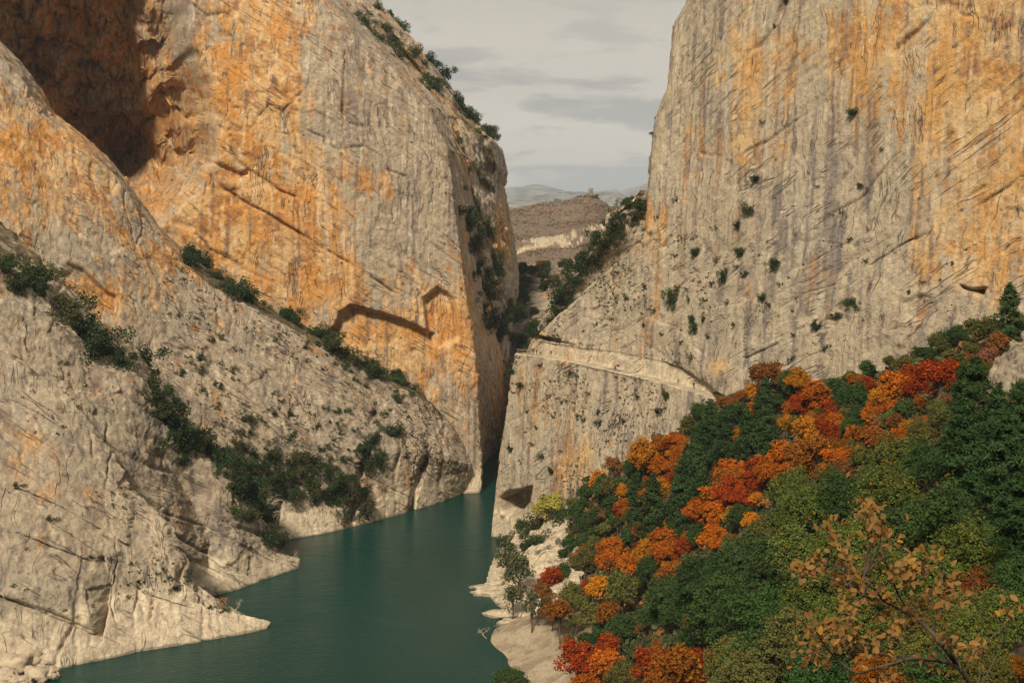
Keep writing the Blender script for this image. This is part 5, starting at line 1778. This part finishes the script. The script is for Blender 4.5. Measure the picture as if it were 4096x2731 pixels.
# ------------------------------------------------------------------ people on the path
def skin_body(name, pose, mats, heights):
    """one continuous body grown around a posed skeleton, 1.72 m tall, feet at z=0"""
    st, ar, bend = pose
    J = {'pel': (0, 0, .95), 'abd': (0, 0, 1.12), 'che': (0, bend, 1.32), 'nek': (0, bend * 1.4, 1.48), 'hd0': (0, bend * 1.5 - .01, 1.56), 'hd1': (0, bend * 1.6 - .015, 1.66),
         'hpl': (-.09, 0, .90), 'knl': (-.10, -st * .5 - .02, .50), 'anl': (-.10, -st + .02, .09), 'tol': (-.11, -st - .14, .03),
         'hpr': (.09, 0, .90), 'knr': (.10, st * .35 - .03, .50), 'anr': (.10, st + .04, .10), 'tor': (.11, st - .12, .03),
         'shl': (-.18, bend, 1.42), 'ell': (-.25, bend + .04 + ar * .1, 1.15), 'wrl': (-.23, bend - .10 - ar * .2, .93 + ar * .25), 'hal': (-.22, bend - .14 - ar * .25, .85 + ar * .3),
         'shr': (.18, bend, 1.42), 'elr': (.25, bend + .04 - ar * .05, 1.15), 'wrr': (.24, bend - .06, .93), 'har': (.23, bend - .08, .85)}
    E = [('pel', 'abd'), ('abd', 'che'), ('che', 'nek'), ('nek', 'hd0'), ('hd0', 'hd1'), ('pel', 'hpl'), ('hpl', 'knl'), ('knl', 'anl'), ('anl', 'tol'), ('pel', 'hpr'), ('hpr', 'knr'), ('knr', 'anr'), ('anr', 'tor'),
         ('che', 'shl'), ('shl', 'ell'), ('ell', 'wrl'), ('wrl', 'hal'), ('che', 'shr'), ('shr', 'elr'), ('elr', 'wrr'), ('wrr', 'har')]
    Rr = {'pel': .135, 'abd': .125, 'che': .15, 'nek': .06, 'hd0': .085, 'hd1': .095, 'hpl': .10, 'hpr': .10, 'knl': .065, 'knr': .065, 'anl': .045, 'anr': .045, 'tol': .04, 'tor': .04, 'shl': .075, 'shr': .075,
          'ell': .05, 'elr': .05, 'wrl': .036, 'wrr': .036, 'hal': .04, 'har': .04}
    ks = list(J)
    me = bpy.data.meshes.new(name)
    me.from_pydata([J[k] for k in ks], [(ks.index(a), ks.index(b)) for a, b in E], [])
    o = bpy.data.objects.new(name, me)
    COL.objects.link(o)
    o.modifiers.new('skin', 'SKIN')
    for v, k in zip(me.skin_vertices[0].data, ks):
        v.radius = (Rr[k], Rr[k] * (.72 if k in ('pel', 'abd', 'che') else 1))
        v.use_root = k == 'pel'
    sd = o.modifiers.new('sub', 'SUBSURF')
    sd.levels = sd.render_levels = 1
    dg = bpy.context.evaluated_depsgraph_get()
    body = bpy.data.meshes.new_from_object(o.evaluated_get(dg))
    bpy.data.objects.remove(o)
    for m in mats: body.materials.append(m)      # skin, top, trousers, hair, shoes
    for f in body.polygons:
        c = f.center
        f.use_smooth = True
        if c.z > 1.52: f.material_index = 3 if (c.z > 1.68 or c.y > bend * 1.6 + 0.005) else 0
        elif c.z > 1.47: f.material_index = 0
        elif c.z < .085: f.material_index = 4
        elif abs(c.x) > .17 and c.z < heights[0]: f.material_index = 0
        elif c.z > .97 or abs(c.x) > .17: f.material_index = 1
        elif c.z < heights[1]: f.material_index = 0
        else: f.material_index = 2
    return body


CLOTH = {n: plain('cloth_' + n, c, var=0.12) for n, c in {'black': (0.015, 0.015, 0.018), 'navy': (0.025, 0.04, 0.075), 'grey': (0.16, 0.17, 0.18), 'white': (0.72, 0.70, 0.66), 'orange': (0.62, 0.13, 0.03), 'coral': (0.62, 0.22, 0.15), 'blue': (0.10, 0.20, 0.36),
                                                         'khaki': (0.33, 0.25, 0.13), 'brown': (0.10, 0.06, 0.04), 'teal': (0.05, 0.32, 0.36), 'olive': (0.10, 0.10, 0.05), 'red': (0.45, 0.05, 0.03)}.items()}
SKIN = plain('skin', (0.46, 0.27, 0.18), var=0.08)
HAIR = plain('hair', (0.035, 0.022, 0.015), var=0.2)


def pack_mesh():
    import bmesh
    bm = bmesh.new()
    bmesh.ops.create_cube(bm, size=1)
    bmesh.ops.scale(bm, vec=(.30, .18, .46), verts=bm.verts)
    bmesh.ops.bevel(bm, geom=bm.edges[:], offset=.06, segments=2, affect='EDGES')
    me = bpy.data.meshes.new('backpack')
    bm.to_mesh(me)
    bm.free()
    return me


def people():
    NB = np.array([0.81, 0.59, 0])
    il = lambda tab, x: float(np.interp(x, [p[0] for p in tab], [p[1] for p in tab]))
    # position along the path, distance in from the edge, facing, top, trousers, stride, backpack, label
    L = [(2076, 1.2, 200, 'navy', 'black', .02, None, 'person in dark blue jacket standing behind the railing end'),
         (2084, 1.5, 150, 'brown', 'black', .02, None, 'person in brown top at the railing, next to the dark blue jacket'),
         (2096, 1.3, 170, 'grey', 'navy', .02, None, 'person in grey jacket leaning at the middle of the railing'),
         (2107, 1.4, 190, 'olive', 'grey', .02, None, 'person in olive jacket at the railing beside the grey jacket'),
         (2117, 1.1, 210, 'black', 'black', .02, None, 'person all in black where the railing ends'),
         (2129, 1.0, 150, 'brown', 'black', .05, None, 'person in brown jacket just past the railing'),
         (2143, 1.2, 120, 'white', 'black', .20, 'black', 'person in white top and black trousers stepping away from the railing'),
         (2183, 1.4, 180, 'navy', 'khaki', .08, None, 'person in navy top and khaki trousers walking alone near the railing'),
         (2252, 1.2, 20, 'orange', 'orange', .15, 'black', 'person in orange with a black backpack on the cliff path'),
         (2440, 1.3, 10, 'blue', 'black', .12, None, 'person in blue top, tallest of the four together on the path'),
         (2445, 0.7, 15, 'coral', 'black', .10, None, 'person in coral top in the group of four on the path'),
         (2450, 1.2, 350, 'black', 'black', .12, 'black', 'person in black with backpack in the group of four'),
         (2458, 0.8, 340, 'black', 'white', .22, None, 'person in black top and white trousers in the group of four'),
         (2747, 1.8, 170, 'black', 'navy', .10, None, 'person in black top alone under the overhang of the path')]
    pk = pack_mesh()
    for k, (sx, dist, face, top, leg, st, pack, lab) in enumerate(L):
        o_ = rpt(sx, il(PATH, sx))
        p = o_ + NB * (dist + 0.4)
        mats = [SKIN, CLOTH[top], CLOTH[leg], HAIR, CLOTH['black']]
        me = skin_body('person', (st, 0.8 if k < 5 else 0.2 + .1 * (k % 3), -0.03 if k < 5 else 0.0), mats, (1.0 if k % 2 else 1.2, 0.2))
        o = obj('person', me, loc=(p[0], p[1], p[2] + 0.03))
        o.rotation_euler = (0, 0, R(face))
        s = (1.0, .96, 1.03, .98)[k % 4]
        o.scale = (s, s, s)
        set_props(o, lab, 'person', 'people on the cliff path')
        if pack:
            b = obj('backpack', pk, o, loc=(0, .17, 1.22))
            if not pk.materials: pk.materials.append(CLOTH['black'])
    # hikers coming up through the trees
    for k, (sx, sy, top, leg, lab) in enumerate(((2966, 1868, 'black', 'black', 'person in black, uppermost of the hikers between the red trees'), (2966, 1884, 'white', 'black', 'person in white shirt, second of the hikers between the red trees'), (2970, 1908, 'white', 'navy', 'person in white shirt, third down among the red trees'),
                                                 (2966, 1926, 'teal', 'khaki', 'person in turquoise top, lowest of the hikers among the red trees'))):
        D = 222 - 5 * k
        p = W(sx, sy + 8, D)
        gz = float(ground_h(p[0], p[1])[0])
        me = skin_body('person', (.15, .3, 0), [SKIN, CLOTH[top], CLOTH[leg], HAIR, CLOTH['black']], (1.2, .2))
        o = obj('person', me, loc=(p[0], p[1], gz))
        o.rotation_euler = (0, 0, R(20 + 30 * k))
        set_props(o, lab, 'person', 'hikers among the trees')
    # timber railing at the viewpoint
    e0 = rpt(2064, il(PATH, 2064)) + NB * .35
    e1 = rpt(2124, il(PATH, 2124)) + NB * .35
    wood = plain('weathered_timber', (0.24, 0.165, 0.095))
    r = obj('railing', None, loc=e0)
    d = e1 - e0

    def bar(name, a, b, th):
        V, Q = tube(np.array([a, b]), [th, th], 4)
        mb = MB()
        mb.add(V, Q)
        mb.add(V, np.array([(3, 2, 1, 0), (4, 5, 6, 7)]))
        obj(name, mb.mesh(name, wood), r)
    bar('top_rail', np.array([0, 0, 1.1]), d + np.array([0, 0, 1.1]), .14)
    bar('middle_rail', np.array([0, 0, .55]), d + np.array([0, 0, .55]), .07)
    for f in (0.02, .34, .66, .98):
        bar('post', d * f + np.array([0, 0, -.3]), d * f + np.array([0, 0, 1.08]), .08)
    set_props(r, 'weathered timber railing at the cliff-top viewpoint', 'railing')


people()

# ------------------------------------------------------------------ brown-leaved branch close to the camera
M_TWIG = plain('twig_bark', (0.085, 0.065, 0.05), scale=40.0)


def near_branch():
    rg = np.random.default_rng(77)
    q = lambda x, y: (2900 + x / 1.887, 1900 + y / 1.887)
    root = W(3990, 2990, 9.2)
    e = obj('whitebeam_tree', None, loc=root)
    limbs = [([(2020, 1900), (1900, 1640), (1780, 1460), (1680, 1330), (1560, 1180), (1470, 1100), (1330, 1010), (1210, 950), (1120, 850), (1050, 760)], .042, 9.2),
             ([(1780, 1460), (1650, 1400), (1500, 1380), (1350, 1390), (1180, 1440), (1000, 1490), (860, 1400), (760, 1290), (690, 1180)], .026, 9.0),
             ([(1680, 1400), (1450, 1385), (1200, 1350), (1060, 1330), (960, 1250), (880, 1170)], .022, 9.3),
             ([(1470, 1100), (1380, 1010), (1310, 900), (1260, 780), (1200, 620), (1150, 500), (1100, 380), (1060, 260)], .020, 9.7),
             ([(1330, 1010), (1150, 960), (1000, 880), (850, 800), (730, 740), (650, 700)], .016, 9.4),
             ([(1200, 620), (1050, 560), (930, 500), (830, 420)], .012, 9.8),
             ([(1560, 1180), (1620, 1000), (1660, 860), (1640, 700), (1640, 620)], .014, 9.1),
             ([(1350, 1390), (1340, 1290), (1240, 1200), (1150, 1140), (1080, 1090)], .012, 8.8),
             ([(1780, 1460), (1740, 1300), (1700, 1220), (1650, 1190)], .012, 8.8),
             ([(1900, 1640), (1930, 1450), (1950, 1300)], .014, 8.9),
             ([(1900, 1640), (2080, 1300), (2150, 1050)], .014, 9.4),
             ([(1310, 900), (1400, 780), (1420, 700)], .010, 9.5)]
    pts = []
    for ln, r0, D in limbs:
        P = np.array([W(*q(*p), D + .25 * math.sin(i * 1.3)) for i, p in enumerate(ln)]) - root
        P = catmull(P, len(ln) * 4)
        V, Q = tube(P, np.linspace(r0, r0 * .3, len(P)) * .5, 7)
        mb = MB()
        mb.add(V, Q)
        obj('limb', mb.mesh('limb', M_TWIG, smooth=True), e)
        pts.append(P)
    pts = np.concatenate(pts)
    # trunk down to the ground, below the frame
    gx, gy = root[0] + .5, root[1] - .4
    gz = float(ground_h(gx, gy)[0])
    mb = MB()
    p0 = W(*q(2020, 1900), 9.2) - root
    mb.add(*tube(wobble(p0, np.array([gx, gy, gz - .3]) - root, 6, .08, rg), np.linspace(.042, .11, 6), 8))
    obj('trunk', mb.mesh('trunk', M_TWIG), e)
    # leaf blade: cupped oval with a midrib fold
    ns = 7
    V, Qd = [], []
    for i in range(ns):
        t = i / (ns - 1)
        w = .5 * math.sin(math.pi * min(1, t * .93 + .05)) ** .8 * .56
        zc = -.16 * (t - .4) ** 2
        V += [(-w, t, zc + .10 * w / .3), (0, t, zc), (w, t, zc + .10 * w / .3)]
    for i in range(ns - 1):
        for k in (0, 1):
            a = i * 3 + k
            Qd.append((a, a + 1, a + 4, a + 3))
    m, t_, b = new_mat('dry_leaf')
    oi = N(t_, 'ShaderNodeObjectInfo')
    pos = N(t_, 'ShaderNodeTexCoord').outputs['Object']
    vein = ramp(t_, noise(t_, mapping(t_, pos, (3, 9, 3)), 1.5, 4), [(0.35, 0.0), (0.65, 0.6)])
    c = mix(t_, vein, oi.outputs['Color'], mix(t_, 1.0, oi.outputs['Color'], (.62, .55, .5), 'MULTIPLY'))
    t_.links.new(c, b.inputs['Base Color'])
    b.inputs['Roughness'].default_value = .6
    tr = N(t_, 'ShaderNodeBsdfTranslucent')
    t_.links.new(c, tr.inputs['Color'])
    ms = N(t_, 'ShaderNodeMixShader', in_0=.3)
    t_.links.new(b.outputs[0], ms.inputs[1])
    t_.links.new(tr.outputs[0], ms.inputs[2])
    t_.links.new(ms.outputs[0], t_.nodes['Material Output'].inputs['Surface'])
    leaf = mesh_np('leaf', V, Qd, m, smooth=True)
    clusters = [(1090, 240), (1060, 260), (790, 410), (860, 440), (1130, 400), (1290, 470), (1180, 430), (650, 690), (720, 660), (930, 700), (1080, 680), (1400, 680), (1330, 720), (1480, 640), (1620, 620), (1680, 800), (1620, 870), (870, 790), (960, 800), (1170, 900), (980, 930), (1210, 1030), (1480, 1000), (1780, 910),
                (650, 1140), (850, 1150), (740, 1180), (1010, 1150), (620, 1300), (720, 1390), (900, 1230), (820, 1240), (1290, 1150), (1150, 1290), (1650, 1210), (1530, 1390), (1780, 1290), (1930, 1290), (2170, 1010), (1050, 1330), (600, 1400), (1220, 1500), (950, 1020), (900, 620), (560, 720), (1350, 790), (1420, 760)]
    LC = [(0.30, 0.165, 0.055), (0.33, 0.175, 0.060), (0.25, 0.115, 0.036), (0.34, 0.20, 0.045), (0.25, 0.145, 0.058), (0.36, 0.20, 0.032), (0.22, 0.145, 0.05)]
    tw = MB()
    spare = MB()
    cnt = 0
    leafV, leafQ = np.array(V), np.array(Qd)
    for ci, (x, y) in enumerate(clusters):
        D = 9.2 + rg.uniform(-.45, .5)
        c = W(*q(x, y), D) - root
        j = int(np.argmin(np.linalg.norm(pts - c, axis=1)))
        a = pts[j]
        dirv = (c - a) / (np.linalg.norm(c - a) + 1e-6)
        tw.add(*tube(wobble(a, c, 5, .02, rg), np.linspace(.006, .003, 5), 4))
        for k in range(24):
            L = rg.uniform(.038, .066)
            an = rg.uniform(0, 6.28)
            d = dirv * .55 + np.array([math.cos(an), -.25 + .5 * rg.normal(), math.sin(an)]) * .8 + np.array([0, 0, .12])
            d /= np.linalg.norm(d)
            nrm = np.array([-.15, -.65, .6]) + rg.normal(size=3) * .55
            nrm -= d * (nrm @ d)
            nrm /= np.linalg.norm(nrm)
            xx = np.cross(d, nrm)
            at_ = c + dirv * rg.uniform(-.09, .04) + rg.normal(size=3) * np.array([.042, .05, .036])
            wd = L * rg.uniform(.8, 1.1)
            if k < 6:
                o = obj('leaf', leaf, e)
                o.matrix_local = Matrix(((xx[0] * wd, d[0] * L, nrm[0] * L, at_[0]), (xx[1] * wd, d[1] * L, nrm[1] * L, at_[1]), (xx[2] * wd, d[2] * L, nrm[2] * L, at_[2]), (0, 0, 0, 1)))
                o.color = (*(np.array(LC[rg.integers(len(LC))]) * rg.uniform(.7, 1.2)), 1)
                cnt += 1
            else:                          # the smaller leaves behind and between
                Lm = L * .92
                spare.add(at_ + np.array([0, .04, 0]) + (leafV[:, :1] * xx * wd + leafV[:, 1:2] * d * Lm + leafV[:, 2:] * nrm * Lm), leafQ)
    so_ = obj('foliage', spare.mesh('foliage', m, smooth=True), e)
    so_.color = (0.28, 0.155, 0.048, 1)
    set_props(so_, kind='stuff')
    set_props(obj('twigs', tw.mesh('twigs', M_TWIG), e), kind='stuff')
    print('near leaves', cnt)
    set_props(e, 'thin grey branch with large dry brown leaves close to the camera', 'tree')


near_branch()

# ------------------------------------------------------------------ air
def haze():
    m = bpy.data.materials.new('air')
    m.use_nodes = True
    t = m.node_tree
    t.nodes.clear()
    v = N(t, 'ShaderNodeVolumePrincipled', in_Density=6.0e-5, in_Anisotropy=0.0)
    v.inputs['Color'].default_value = (0.76, 0.86, 1.0, 1)
    o_ = N(t, 'ShaderNodeOutputMaterial')
    t.links.new(v.outputs[0], o_.inputs['Volume'])
    x0, x1, y0, y1, z0, z1 = -26500, 26500, -26500, 26500, -620, 620
    V = [(x, y, z) for z in (z0, z1) for y in (y0, y1) for x in (x0, x1)]
    Q = [(0, 2, 3, 1), (4, 5, 7, 6), (0, 1, 5, 4), (2, 6, 7, 3), (0, 4, 6, 2), (1, 3, 7, 5)]
    o = obj('haze', mesh_np('haze', V, Q, m))
    set_props(o, 'pale blue haze in the air over the far mountains', 'haze', kind='stuff')


haze()
